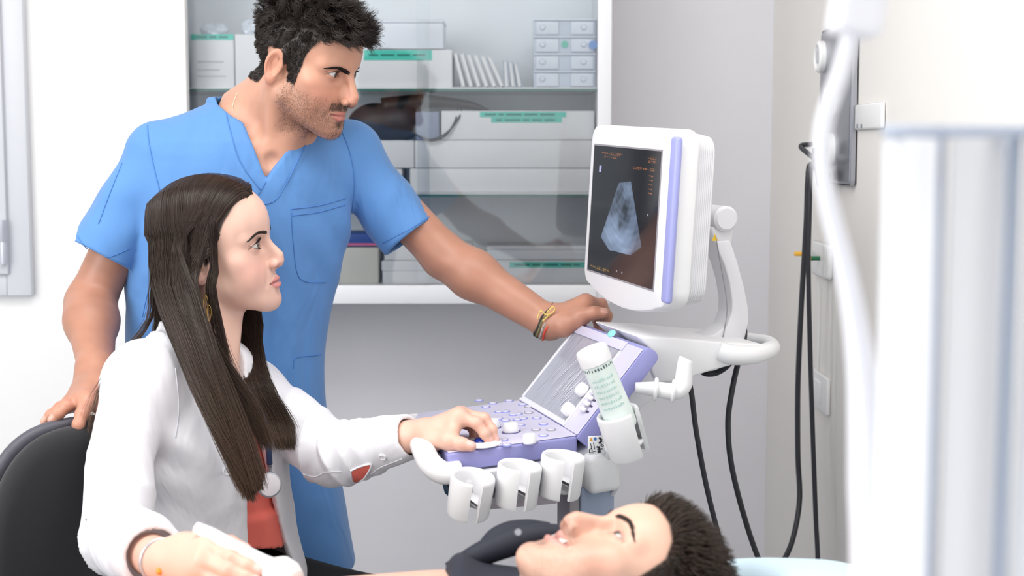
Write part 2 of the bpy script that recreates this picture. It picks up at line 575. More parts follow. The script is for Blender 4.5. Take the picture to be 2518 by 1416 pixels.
def face_color(L, g, skin, lip, blush, brow_c, hair_c, hairmask, stub=0.0):
    x = np.abs(L[:, 0]); y = L[:, 1]; z = L[:, 2]
    n = len(L)
    c = np.tile(np.asarray(skin[:3], float), (n, 1))
    c *= (1 + .05 * noise3(L.astype(F32), 90, 3) + .035 * noise3(L.astype(F32), 260, 4))[:, None]
    front = sstep(.03, .06, y)
    # flushed cheeks, nose, ears, chin
    w = gauss(np.sqrt(((x - .046) / 1.0) ** 2 + ((z + .040) / .9) ** 2), .030) * front
    w = np.maximum(w, .8 * gauss(np.sqrt(x ** 2 + (z + .040) ** 2), .016) * sstep(.09, .1, y))
    w = np.maximum(w, .9 * sstep(.074, .080, x) * (y < .02))
    w = np.maximum(w, .4 * gauss(np.sqrt(x ** 2 + (z + .1) ** 2), .02) * front)
    c = mixc(c, blush, g.get('flush', .5) * w)
    # eye surroundings
    E = (.0318, .0700, .0)
    ex = (x - E[0]); t = ex / .0142
    eo = g.get('eye_open', 1.0)
    ez = z - ex * .10
    m = np.minimum(np.abs(ez - .0056 * eo * (1 - t * t)), np.abs(ez + .0046 * eo * (1 - t * t)) + g.get('lower_soft', .0006))
    near = (np.abs(t) < 1.25) & (y > .068)
    c = mixc(c, g.get('liner', (.10, .05, .04)), g.get('liner_w', .5) * gauss(m, .0014) * near)
    c = mixc(c, np.asarray(blush[:3]) * .62, .45 * gauss(np.sqrt((ex / 1.5) ** 2 + (z - .003) ** 2), .011) * front)
    # lips
    ml, mw, my = g.get('mouth_z', -.0745), g.get('mouth_w', .0245), g.get('mouth_y', .0985)
    op, lf, cs = g.get('open', 0.0), g.get('lip', 1.0), g.get('corner', 0.0)
    u = x / mw
    top = ml + cs * u * u + (.0098 * lf + op * .4) * np.clip(1 - u ** 2, 0, 1) - .0016 * gauss(x, .004)
    bot = ml + cs * u * u - (.0118 * lf + op * .6) * np.clip(1 - u ** 2.4, 0, 1)
    wl = sstep(-.0010, .0010, top - z) * sstep(-.0012, .0012, z - bot) * (u < 1.03) * (y > my - .026)
    c = mixc(c, lip, .85 * wl)
    wm = gauss(z - (ml + cs * u * u), .0012 + op * .45) * (u < 1.0) * (y > my - .024) * (y < my - .003 + .010 * op / .006)
    c = mixc(c, (.16, .035, .035), .55 * wm)
    # nostrils
    nt = g.get('nose_tip', (.1065, -.041))
    c = mixc(c, (.14, .04, .03), .8 * gauss(np.sqrt((x - .0068) ** 2 + (y - nt[0] + .0125) ** 2 * .5 + (z - nt[1] + .011) ** 2), .0034))
    # stubble
    if stub > 0:
        w = sstep(-.030, -.055, z) * sstep(-.012, .010, y) * (1 - wl)
        w = np.maximum(w * sstep(-.118, -.108, z + .35 * np.clip(.05 - y, 0, 1)), 0) * (1 - .7 * gauss(np.sqrt((x - .034) ** 2 + (z + .048) ** 2), .016))
        sp = np.random.default_rng(5).random(n)
        c = mixc(c, g.get('stub_c', (.10, .06, .045)), stub * w * (.35 + .65 * sp))
        mo = sstep(ml + .006, ml + .011, z) * sstep(ml + .026, ml + .018, z) * (x < .029) * (y > .082)
        mo *= 1 - .65 * gauss(x, .0045)
        c = mixc(c, (.045, .027, .022), g.get('moust', .75) * mo * (.45 + .55 * sp))
        ch = gauss(np.sqrt((x / 1.2) ** 2 + (z - ml + .020) ** 2), .008) * (y > .08)
        c = mixc(c, (.05, .03, .025), .75 * ch * (.4 + .6 * sp))
    # scalp under the hair
    c = mixc(c, hair_c, hairmask(L))
    return np.concatenate([np.clip(c, 0, 1), np.ones((n, 1))], 1)

def eyeball(name, fr, side, look, iris, parent, rr=.0121):
    """sphere with pupil, iris and white as vertex colours; look: direction in head frame"""
    E = np.array([.0318 * side, .0700, 0.0])
    n = 40
    th = np.linspace(0, math.pi, n)
    V, Fc = [], []
    m = 40
    for i in range(n):
        for j in range(m):
            a = 2 * math.pi * j / m
            V.append((math.sin(th[i]) * math.cos(a), math.sin(th[i]) * math.sin(a), math.cos(th[i])))
    for i in range(n - 1):
        for j in range(m):
            k = (j + 1) % m
            Fc.append([i * m + j, (i + 1) * m + j, (i + 1) * m + k, i * m + k])
    V = np.array(V)
    ang = np.arccos(np.clip(V[:, 2], -1, 1))
    col = np.tile(np.array([.58, .54, .52, 1.0]), (len(V), 1))
    ir = sstep(.52, .47, ang)[:, None]
    col[:, :3] = col[:, :3] * (1 - ir) + np.array(iris) * ir
    lim = gauss(ang - .49, .05)[:, None]
    col[:, :3] *= 1 - .6 * lim
    pu = sstep(.24, .20, ang)[:, None]
    col[:, :3] = col[:, :3] * (1 - pu) + np.array([.004, .004, .004]) * pu
    R_ = 1 + .06 * np.clip(1 - (ang / .5) ** 2, 0, 1)
    Vl = V * R_[:, None] * rr
    lk = Vector(look).normalized()
    q = np.array(Vector((0, 0, 1)).rotation_difference(lk).to_matrix())
    Vl = Vl @ q.T + E
    return pydata(name, to_world(Vl, fr), Fc, mat('eye_surface', rough=.06, attr='Col', spec=.6, coat=.6), parent, True, True, col)

# ---------------------------------------------------------------- strands (hair, lashes, brows) as thin three-sided tapering tubes
def strands_mesh(name, C, rad, m, parent, sides=3, col=None, taper=.35, root_thin=1.0, kind=None):
    """C: (n, k, 3) polylines; rad: scalar or (n,)"""
    C = np.asarray(C, float)
    n, k, _ = C.shape
    T = np.gradient(C, axis=1)
    T /= np.linalg.norm(T, axis=2, keepdims=True) + 1e-12
    N = np.zeros_like(T)
    ref = np.where(np.abs(T[:, :1, 2:3]) < .8, np.array([0, 0, 1.0]), np.array([1.0, 0, 0]))
    n0 = np.cross(T[:, 0], ref[:, 0]); n0 /= np.linalg.norm(n0, axis=1, keepdims=True) + 1e-12
    for j in range(k):
        n0 = n0 - T[:, j] * (n0 * T[:, j]).sum(1, keepdims=True)
        n0 = n0 / (np.linalg.norm(n0, axis=1, keepdims=True) + 1e-12)
        N[:, j] = n0
    Bn = np.cross(T, N)
    u = np.linspace(0, 1, k)
    prof = np.where(u < .6, root_thin + (1 - root_thin) * np.minimum(u / .15, 1), 1 - (1 - taper) * (u - .6) / .4)
    r = np.broadcast_to(np.asarray(rad, float).reshape(-1, 1), (n, 1)) * prof[None]
    a = np.arange(sides) * 2 * np.pi / sides
    V = C[:, :, None] + r[:, :, None, None] * (np.cos(a)[None, None, :, None] * N[:, :, None] + np.sin(a)[None, None, :, None] * Bn[:, :, None])
    V = V.reshape(-1, 3)
    i, kk, s = np.meshgrid(np.arange(n), np.arange(k - 1), np.arange(sides), indexing='ij')
    s2 = (s + 1) % sides
    b = i * k * sides
    Fq = np.stack([b + kk * sides + s, b + kk * sides + s2, b + (kk + 1) * sides + s2, b + (kk + 1) * sides + s], -1).reshape(-1, 4)
    me = bpy.data.meshes.new(name)
    me.vertices.add(len(V)); me.vertices.foreach_set('co', V.astype(np.float32).ravel())
    me.loops.add(len(Fq) * 4); me.loops.foreach_set('vertex_index', Fq.ravel().astype(np.int32))
    me.polygons.add(len(Fq)); me.polygons.foreach_set('loop_start', (np.arange(len(Fq)) * 4).astype(np.int32))
    me.update(calc_edges=True)
    if col is not None:
        col = np.asarray(col, np.float32)
        cc = np.repeat(col, k * sides, axis=0) if col.ndim == 2 else np.repeat(col.reshape(-1, 4), sides, axis=0)
        at = me.color_attributes.new('Col', 'FLOAT_COLOR', 'POINT')
        at.data.foreach_set('color', cc.ravel())
    o = link(name, me, m, parent, True)
    if kind: o['kind'] = kind
    return o

def vnormals(V, Q):
    a = V[Q[:, 2]] - V[Q[:, 0]]; b = V[Q[:, 3]] - V[Q[:, 1]]
    fn = np.cross(a, b)
    N = np.zeros_like(V)
    for i in range(4):
        np.add.at(N, Q[:, i], fn)
    return N / (np.linalg.norm(N, axis=1, keepdims=True) + 1e-12)
# ---------------------------------------------------------------- the room
WB = 3.75            # back wall
WR = 0.68            # wall with the sockets
CF = 3.45            # cabinet front
M_wall = mat('wall_paint_grey', srgb(226, 225, 230), .75, bump=.06, bscale=160, var=.015, vscale=3)
M_wallw = mat('wall_white_lit', srgb(246, 245, 244), .7, bump=.05, bscale=160)  # white wall, made whiter still: the brighter light on it is in the colour
M_wallr = mat('wall_paint_warm', srgb(236, 233, 229), .75, bump=.05, bscale=160, var=.01, vscale=3)
M_white = mat('white_laminate', srgb(240, 240, 243), .35)
M_floor = mat('floor_vinyl', srgb(196, 198, 200), .35, var=.05, vscale=14)
M_ceil = mat('ceiling_paint', srgb(240, 240, 238), .8)

EDGE = P(462, 400, 3.40)[0]
tag(box('floor', (-2.6, -2.2, -.05), (WR + .1, WB + .1, 0), M_floor), kind='structure')
tag(box('ceiling', (-2.6, -2.2, 2.75), (WR + .1, WB + .1, 2.8), M_ceil), kind='structure')
tag(box('wall_back', (-2.6, WB, 0), (WR + .1, WB + .1, 2.75), M_wall), kind='structure')
tag(box('wall_right', (WR, -2.2, 0), (WR + .1, WB, 2.75), M_wallr), kind='structure')
tag(box('wall_projecting', (-2.6, 3.40, 0), (EDGE, 3.43, 2.75), M_wallw), kind='structure')
tag(box('wall_left', (-2.7, -2.2, 0), (-2.6, WB + .1, 2.75), M_wallw), kind='structure')
tag(box('baseboard_back', (-2.6, WB - .015, 0), (WR - .015, WB, .09), M_white), kind='structure')
tag(box('baseboard_right', (WR - .015, -2.2, 0), (WR, WB, .09), M_white), kind='structure')

# window in the projecting wall
M_wframe = mat('window_grey_metal', srgb(214, 216, 222), .4)
M_hinge = mat('hinge_metal', srgb(196, 200, 208), .3, .3)
x1 = P(80, 720, 3.38)[0]
zb = P(80, 726, 3.38)[2]
w = empty('window_1', (x1 - .45, 3.40, zb)); tag(w, kind='structure')
fw = .048
def frame_ring(name, xa, xb, za, zb_, t, y0, y1, m, parent):
    bm = bmesh.new()
    bm_box(bm, (xa, y0, za), (xa + t, y1, zb_), .003)
    bm_box(bm, (xb - t, y0, za), (xb, y1, zb_), .003)
    bm_box(bm, (xa + t, y0, za), (xb - t, y1, za + t), .003)
    bm_box(bm, (xa + t, y0, zb_ - t), (xb - t, y1, zb_), .003)
    return bm_obj(name, bm, m, parent, autosmooth=40)
frame_ring('window_frame', x1 - .9, x1, zb, 2.3, .058, 3.372, 3.40, M_wframe, w)
frame_ring('sash', x1 - .84, x1 - .05, zb + .052, 2.24, .07, 3.360, 3.385, M_wframe, w)
M_glass = mat('window_glass', srgb(225, 235, 240), .05)
box('pane', (x1 - .775, 3.388, zb + .115), (x1 - .115, 3.394, 2.18), M_glass, w)
for zc in (P(8, 595, 3.35)[2],):
    h = lathe('hinge', [(0, -.052), (.0085, -.052), (.0085, -.003), (.0075, -.001), (.0075, .001), (.0085, .003), (.0085, .052), (0, .052)], M_hinge, w, (P(6, 595, 3.35)[0], 3.352, zc), sides=20)

# ---------------------------------------------------------------- glass fronted wall cabinet
M_cab = mat('cabinet_white', srgb(240, 241, 245), .3)
M_cabin = mat('cabinet_inside', srgb(240, 245, 250), .4)
M_gedge = mat('glass_edge_green', srgb(70, 120, 112), .15)

def glass_mat(name, tint, gl=.06, rough=.02):
    m = bpy.data.materials.new(name); m.use_nodes = True
    nt = m.node_tree
    for n in list(nt.nodes):
        if n.type != 'OUTPUT_MATERIAL': nt.nodes.remove(n)
    out = nt.nodes['Material Output']
    t = nt.nodes.new('ShaderNodeBsdfTransparent'); t.inputs[0].default_value = tint
    g = nt.nodes.new('ShaderNodeBsdfGlossy'); g.inputs['Roughness'].default_value = rough
    fr = nt.nodes.new('ShaderNodeFresnel'); fr.inputs['IOR'].default_value = 1.5
    mr = nt.nodes.new('ShaderNodeMath'); mr.operation = 'MULTIPLY_ADD'
    mr.inputs[1].default_value = 1.0; mr.inputs[2].default_value = gl
    nt.links.new(fr.outputs[0], mr.inputs[0])
    mx = nt.nodes.new('ShaderNodeMixShader')
    nt.links.new(mr.outputs[0], mx.inputs[0]); nt.links.new(t.outputs[0], mx.inputs[1]); nt.links.new(g.outputs[0], mx.inputs[2])
    nt.links.new(mx.outputs[0], out.inputs['Surface'])
    return m
M_pane = glass_mat('cabinet_glass', (.975, .985, .99, 1), .02)
M_shelf = glass_mat('shelf_glass', (.86, .93, .92, 1), .10)

xr = P(1503, 300, CF)[0]
xl = EDGE - .10
z_bot = P(1200, 747, CF)[2]
z_bt = P(1200, 702, CF)[2]
z_s2 = P(1200, 485, CF)[2]
z_s1 = P(1200, 223, CF)[2]
z_top = 2.05
cabt = empty('wall_cabinet', ((xl + xr) / 2, WB, z_bot))
tag(cabt, 'white wall cabinet with glass shelves and sliding glass doors, full of boxes', 'cabinet')
pw = .033
box('side_panel', (xr - pw, CF, z_bot), (xr, WB - .001, z_top), M_cab, cabt, .002)
box('side_panel', (xl, CF + .01, z_bot), (xl + .018, WB - .001, z_top), M_cab, cabt, .002)
box('bottom_board', (xl + .018, CF - .004, z_bot), (xr - pw, WB - .001, z_bt), M_cab, cabt, .003)
box('top_board', (xl + .018, CF, z_top - .03), (xr - pw, WB - .001, z_top), M_cab, cabt, .002)
box('back_panel', (xl + .018, WB - .018, z_bt), (xr - pw, WB - .002, z_top - .03), M_cabin, cabt)
for zz in (z_s1, z_s2):
    sh = box('shelf', (xl + .018, CF + .035, zz), (xr - pw, WB - .018, zz + .006), M_shelf, cabt)
    box('shelf_front_edge', (xl + .018, CF + .033, zz), (xr - pw, CF + .035, zz + .006), M_gedge, sh)
    box('shelf_liner', (xl + .018, CF + .037, zz + .006), (xr - pw, CF + .085, zz + .010), M_white, sh)
xm = P(1040, 300, CF)[0]
for (a, b, y) in ((xl + .02, xm + .015, CF + .006), (xm - .015, xr - pw, CF + .018)):
    d = box('sliding_door', (a, y, z_bt + .004), (b, y + .005, z_top - .032), M_pane, cabt)

# boxes and other things on the shelves
M_card = mat('carton_white', srgb(236, 236, 238), .6, var=.02, vscale=10)
M_cream = mat('carton_cream', srgb(232, 228, 216), .6, var=.03, vscale=10)
M_teal = mat('teal_tape', srgb(70, 205, 185), .35)
M_teald = mat('tape_ink', srgb(20, 120, 110), .5)
M_grey = mat('grey_plastic', srgb(120, 128, 140), .5)
M_black = mat('black_plastic', srgb(24, 24, 28), .45)
M_blk_fab = mat('black_fabric', srgb(22, 22, 26), .85, bump=.3, bscale=600)
M_pink = mat('pink_stripe', srgb(226, 110, 150), .5)
M_bluebox = mat('carton_blue', srgb(40, 78, 165), .5)
M_print = mat('carton_print_grey', srgb(196, 198, 204), .6)

def carton(label, x0, y0, x1_, y1_, Y, depth, m, tapes=(), lid=None, prints=(), group='cartons in the wall cabinet', zbase=None, vertical_seam=None):
    """x0..y1: picture rectangle of the front face at depth Y; things are built at real size from it"""
    a = P(x0, y1_, Y); b = P(x1_, y0, Y)
    z0 = a[2] if zbase is None else zbase
    t = empty('storage_box', ((a[0] + b[0]) / 2, Y + depth / 2, z0))
    tag(t, label, 'box', group)
    zt = b[2]
    if lid:
        zl = zt - lid * (zt - z0)
        box('box_body', (a[0] + .002, Y + .002, z0), (b[0] - .002, Y + depth - .002, zl), m, t, .002)
        box('box_lid', (a[0], Y, zl), (b[0], Y + depth, zt), m, t, .003)
    else:
        box('box_body', (a[0], Y, z0), (b[0], Y + depth, zt), m, t, .003)
    for (tx0, ty0, tx1, ty1) in tapes:
        q0, q1 = P(tx0, ty1, Y - .001), P(tx1, ty0, Y - .001)
        tp = box('tape_label', (q0[0], Y - .0012, q0[2]), (q1[0], Y + .0002, q1[2]), M_teal, t)
        r = random.Random(int(tx0 + ty0))
        bm = bmesh.new(); x = q0[0] + .012
        while x < q1[0] - .03:
            wl = r.uniform(.012, .04)
            zc = (q0[2] + q1[2]) / 2
            bm_box(bm, (x, Y - .0016, zc - .0022), (min(x + wl, q1[0] - .008), Y - .0011, zc + .0022))
            x += wl + .006
        bm_obj('lettering', bm, M_teald, tp)
    for (tx0, ty0, tx1, ty1) in prints:
        q0, q1 = P(tx0, ty1, Y - .001), P(tx1, ty0, Y - .001)
        box('printed_line', (q0[0], Y - .0008, q0[2]), (q1[0], Y + .0002, q1[2]), M_print, t)
    return t
Z1, Z2, Z3 = z_s1 + .010, z_s2 + .010, z_bt
YB = CF + .05
carton('white carton with teal tape across its top, standing beside the white wall edge', 470, 86, 574, 206, YB, .16, M_card, [(470, 84, 574, 98)],
       prints=[(485, 150, 550, 154), (485, 170, 540, 174), (485, 186, 556, 189)], zbase=Z1)
carton('plain white carton partly behind the dark-haired head on the upper shelf', 579, 84, 690, 206, YB, .16, M_card, zbase=Z1)
carton('low white carton with wide teal tape beside the leaning folders', 872, 122, 1112, 206, YB, .17, M_card, [(895, 123, 1062, 148)], zbase=Z1)
carton('translucent white tub stacked on the low taped carton of the upper shelf', 908, 48, 1092, 121, YB + .01, .14, mat('frosted_plastic', srgb(228, 232, 240), .25), lid=.12, zbase=P(1000, 121.5, YB + .01)[2] + .002)
carton('white carton with two teal tape strips on the middle shelf stack', 1085, 272, 1462, 343, YB, .18, M_card, [(1180, 275, 1392, 288), (1208, 289, 1382, 301)], zbase=P(1200, 344, YB)[2])
carton('long plain white carton under the one with two tape strips', 1020, 345, 1462, 411, YB, .18, M_card, zbase=P(1200, 413, YB)[2])
carton('short white carton under the black case on the middle shelf', 925, 345, 1018, 411, YB + .004, .17, M_card, zbase=P(1200, 413, YB)[2])
carton('lowest long white carton resting on the middle glass shelf', 1008, 414, 1462, 478, YB + .002, .19, M_card, zbase=Z2)
carton('grey-blue device case between the black case and the twice-taped carton', 1022, 274, 1080, 322, YB + .02, .10, mat('device_grey_blue', srgb(138, 150, 178), .4), zbase=P(1050, 344, YB)[2])
carton('narrow white carton mostly hidden by the scrub sleeve, end of the middle shelf', 870, 414, 988, 478, YB + .01, .17, M_card, zbase=Z2)
carton('blue carton with a pink stripe lying on the cream carton', 832, 574, 934, 604, YB, .15, M_bluebox, zbase=P(880, 606, YB)[2])
b_ = [o for o in bpy.data.objects if o.get('label', '').startswith('blue carton')][0]
q0, q1 = P(832, 604, YB), P(934, 598, YB)
box('stripe', (q0[0], YB - .001, q0[2]), (q1[0], YB + .0005, q1[2]), M_pink, b_)
carton('cream carton on the bottom board beside the scrub top', 834, 608, 930, 672, YB, .16, M_cream, zbase=Z3)
carton('flat white carton stacked on the bottom board under the bare forearm', 945, 600, 1160, 639, YB + .004, .15, M_card, zbase=P(1000, 640, YB)[2])
carton('long low white carton on the bottom board, lying under the forearm', 938, 641, 1180, 673, YB, .16, M_card, zbase=Z3, lid=.45)
carton('low white carton with teal tape behind the monitor edge, bottom board', 1188, 640, 1462, 673, YB, .16, M_card, [(1253, 644, 1452, 658)], zbase=Z3)
carton('flat white packet lying on the taped carton of the bottom board', 1196, 604, 1462, 638, YB + .01, .14, mat('packet_white', srgb(226, 230, 236), .4), zbase=P(1300, 639, YB)[2], lid=.3)

# leaning folders
M_fold = mat('folder_white', srgb(226, 230, 236), .45)
M_foldd = mat('folder_grey_blue', srgb(150, 166, 190), .45)
words_ = ['first', 'second', 'third', 'fourth', 'fifth', 'sixth', 'seventh']
def folder(px, lean, hh, th, m, label, k):
    b = P(px, 206, YB + .01)
    t = empty('document_folder', (b[0], YB + .05, Z1))
    tag(t, label, 'folder', 'folders leaning on the upper shelf')
    c, s = math.cos(lean), math.sin(lean)
    mt = Matrix.Translation((b[0], 0, Z1 + abs(s) * th * .5)) @ Matrix.Rotation(lean, 4, 'Y')
    box('cover', (-th / 2, YB + .01, 0), (-th / 2 + .0012, YB + .13, hh), m, t, mtx=mt)
    box('cover', (th / 2 - .0012, YB + .01, 0), (th / 2, YB + .13, hh), m, t, mtx=mt)
    box('pages', (-th / 2 + .0012, YB + .013, .002), (th / 2 - .0012, YB + .125, hh - .004), mat('folder_pages', srgb(240, 240, 240), .7), t, mtx=mt)
for k in range(6):
    folder(1140 + k * 19, -math.radians(14 + 2.0 * k), .088 - .001 * k, .009, M_fold, f'pale thin folder leaning against the low taped carton, {words_[k]} from that carton', k)
for k in range(3):
    folder(1246 + k * 16, -math.radians(4 + 3 * k), .066 - .003 * k, .0105, M_foldd, f'grey-blue upright folder before the clear drawers, {words_[2 - k]} from the drawers', k)

# clear drawer units
M_clear = mat('clear_plastic', srgb(205, 214, 228), .12, spec=.6)
M_clear2 = mat('clear_plastic_rim', srgb(226, 233, 244), .15)
a, b = P(1312, 204, YB), P(1466, 45, YB)
du = (b[2] - Z1) / 4
for k in range(4):
    t = empty('plastic_drawer_unit', ((a[0] + b[0]) / 2, YB + .07, Z1 + k * du))
    tag(t, ('bottom' if k == 0 else 'second lowest' if k == 1 else 'second highest' if k == 2 else 'topmost') + ' clear plastic drawer unit of the stack against the cabinet post', 'drawer', 'stacked clear drawer units')
    z0, z1_ = Z1 + k * du, Z1 + (k + 1) * du
    box('shell', (a[0], YB + .006, z0), (b[0], YB + .14, z1_ - .003), M_clear, t, .002)
    box('rim', (a[0], YB, z1_ - .005), (b[0], YB + .14, z1_ - .0005), M_clear2, t, .001)
    for j, fx in enumerate((.14, .80)):
        dr = box('drawer', (a[0] + (.006 if j == 0 else (b[0] - a[0]) * .60), YB, z0 + .003), (a[0] + (b[0] - a[0]) * (.40 if j == 0 else .96), YB + .006, z1_ - .008), M_clear2, t, .001)
        lathe('knob', [(0, .006), (.006, .006), (.0075, .003), (.0075, 0), (0, 0)], M_clear2, dr, (a[0] + (b[0] - a[0]) * fx, YB - .0002, (z0 + z1_) / 2), (0, -1, 0), 16)
    if k == 2:
        lathe('sticker_dot', [(0, .001), (.0105, .001), (.0105, 0), (0, 0)], mat('sticker_blue', srgb(110, 160, 222), .4), t, (a[0] + (b[0] - a[0]) * .95, YB - .0065, (z0 + z1_) / 2 - .002), (0, -1, 0), 20)
        lathe('sticker_dot', [(0, .001), (.009, .001), (.009, 0), (0, 0)], mat('sticker_green', srgb(110, 200, 180), .4), t, (a[0] + (b[0] - a[0]) * .5, YB + .0045, (z0 + z1_) / 2), (0, -1, 0), 20)

# crumpled clear bags on the first carton
M_bag = mat('bag_film', srgb(225, 232, 242), .15, spec=.7)
def bag(cx, cy, Y, rx, rz, label, seed, zb_):
    V, Fc = [], []
    n, m = 14, 20
    r = np.random.default_rng(seed)
    for i in range(n + 1):
        for j in range(m):
            th = math.pi * i / n; ph = 2 * math.pi * j / m
            k = 1 + .22 * math.sin(3 * ph + seed) * math.sin(2 * th) + r.uniform(-.10, .10)
            V.append((cx + rx * k * math.sin(th) * math.cos(ph), Y + rx * .8 * k * math.sin(th) * math.sin(ph), max(zb_ + .001, zb_ + rz * .75 + rz * k * math.cos(th))))
    for i in range(n):
        for j in range(m):
            k = (j + 1) % m
            Fc.append([i * m + j, (i + 1) * m + j, (i + 1) * m + k, i * m + k])
    return tag(pydata('plastic_bag', V, Fc, M_bag, None), label, 'bag', 'bags on the upper shelf')
zt = P(500, 86, YB)[2]
bag(P(515, 70, YB)[0], 0, YB + .06, .034, .018, 'crumpled clear plastic bag lying on the taped carton beside the white wall', 3, zt)
bag(P(610, 70, YB)[0], 0, YB + .06, .026, .022, 'rounded white plastic bag on the plain carton beside the dark hair', 5, P(610, 84, YB)[2])

# black case with a long wing and two cables
cs = empty('instrument_case', (P(950, 343, YB)[0], YB + .06, P(950, 345, YB)[2]))
tag(cs, 'black instrument case with a long tapering wing and thin cables', 'case')
fz = P(950, 345, YB)[2]
def case_sdf(p):
    a_, b_2 = P(905, 330, YB + .07), P(990, 300, YB + .07)
    d = smin(ell(p, P(930, 302, YB + .07), (.075, .06, .050)), ell(p, P(985, 300, YB + .07), (.05, .055, .048)), .02)
    d = np.maximum(d, fz + .001 - p[:, 2])
    return d + .002 * noise3(p, 60, 2)
sdf_obj('case_body', case_sdf, P(950, 300, YB + .07) - .15, P(950, 300, YB + .07) + .15, .004, mat('case_leather', srgb(38, 38, 46), .5), cs)
Cw = [P(940, 262, YB + .05), P(1030, 250, YB + .05), P(1100, 252, YB + .04), P(1160, 260, YB + .035), P(1202, 272, YB + .03)]
tube('wing', Cw, [.022, .018, .013, .010, .003], M_black, cs, 24, 12)
tube('cable', [P(1018, 330, YB + .0), P(1060, 343, YB - .008), P(1100, 325, YB - .008), P(1128, 290, YB - .004), P(1135, 268, YB + .02)], .0022, M_black, cs, 30, 8)
tube('cable', [P(1010, 322, YB + .0), P(1050, 345, YB - .012), P(1090, 338, YB - .014), P(1118, 300, YB - .008), P(1126, 266, YB + .02)], .0020, M_black, cs, 30, 8)

# ---------------------------------------------------------------- things on the socket wall
M_steel = mat('brushed_steel', srgb(176, 178, 186), .32, .85)
M_sock = mat('socket_white', srgb(238, 238, 238), .3)
sy0, sy1 = WR / ((2105 - 1259) / FPX), WR / ((2025 - 1259) / FPX)
zA, zB = P(2075, 455, 2.88)[2], P(2060, 62, 2.95)[2]
pl = empty('medical_socket_panel', (WR, (sy0 + sy1) / 2, zA)); tag(pl, 'tall steel wall panel with round white gas and power sockets', 'socket panel')
bm = bmesh.new(); bm_box(bm, (WR - .016, sy0, zA), (WR - .0005, sy1, zB), .012, 4)
bm_obj('backplate', bm, M_steel, pl, autosmooth=40)
def on_wall(px, py):
    y = WR / ((px - 1259) / FPX) * 1.0
    c, s = math.cos(PITCH), math.sin(PITCH)
    # depth along the camera axis to plane x = WR
    dist = WR * FPX / (px - 1259)
    v = -(py - 708) / FPX * dist
    return np.array([WR, dist * c + v * s, CAMH - dist * s + v * c])
SPROF = [(0, .006), (.020, .006), (.026, .014), (.030, .014), (.034, .010), (.034, 0), (0, 0)]
for (px, py) in ((2042, 140), (2066, 252), (2044, 372), (2064, 368)):
    q = on_wall(px, py)
    so = lathe('socket', SPROF, M_sock, pl, (WR - .016, q[1], q[2]), (-1, 0, 0), 28)
    lathe('socket_core', [(0, .0075), (.014, .0075), (.014, 0), (0, 0)], mat('socket_core_grey', srgb(205, 208, 212), .4), so, (WR - .0215, q[1], q[2]), (-1, 0, 0), 20)
q = on_wall(2064, 372)
tube('plug', [(WR - .02, q[1], q[2]), (WR - .055, q[1], q[2] - .001)], [.011, .009], M_black, pl, 6, 14)
tube('plug', [(WR - .03, q[1] - .005, q[2] - .045), (WR - .03, q[1] - .005, q[2] - .075)], [.012, .008], M_black, pl, 6, 14)

sb = empty('thermostat_box', tuple(on_wall(2146, 288))); tag(sb, 'small white box with two tiny marks on the wall by the steel panel', 'wall box')
q0, q1 = on_wall(2178, 316), on_wall(2113, 258)
box('box_body', (WR - .009, q0[1], q0[2]), (WR - .0005, q1[1], q1[2]), M_sock, sb, .005, 3)
for k in (0, 1):
    qq = on_wall(2120 + 10 * k, 310)
    box('mark', (WR - .0100, qq[1] - .004, qq[2] - .004), (WR - .0085, qq[1] + .004, qq[2] + .004), M_grey, sb)

gs = empty('gas_outlet', tuple(on_wall(2020, 650))); tag(gs, 'white wall outlet with two yellow and green pegs', 'wall outlet')
q0, q1 = on_wall(2050, 690), on_wall(2010, 590)
box('backplate', (WR - .014, q0[1], q0[2]), (WR - .0005, q1[1], q1[2]), M_sock, gs, .008, 3)
for (px, py) in ((2004, 624), (2028, 635)):
    q = on_wall(px + 4, py)
    lathe('peg', [(0, .022), (.0042, .022), (.0048, .020), (.0048, 0), (0, 0)], mat('peg_green', srgb(20, 110, 70), .4), gs, (WR - .014, q[1], q[2]), (-1, 0, 0), 16)
    lathe('peg_tip', [(0, .016), (.0042, .016), (.0052, .013), (.0052, 0), (0, 0)], mat('peg_yellow', srgb(245, 185, 60), .4), gs, (WR - .034, q[1], q[2]), (-1, 0, 0), 16)
q = on_wall(2022, 690)
tube('thin_cord', [q + (-.008, 0, .0), q + (-.005, .004, -.1), q + (-.004, .01, -.22)], .0016, M_sock, gs, 20, 8)

sw = empty('light_switch', tuple(on_wall(2023, 965))); tag(sw, 'square white wall switch low on the wall behind the hanging cables', 'switch')
q0, q1 = on_wall(2042, 1022), on_wall(2006, 905)
box('backplate', (WR - .010, q0[1], q0[2]), (WR - .0005, q1[1], q1[2]), M_sock, sw, .003)
box('rocker', (WR - .014, q0[1] * .65 + q1[1] * .35, q0[2] * .8 + q1[2] * .2), (WR - .009, q0[1] * .1 + q1[1] * .9, q0[2] * .2 + q1[2] * .8), M_sock, sw, .002)
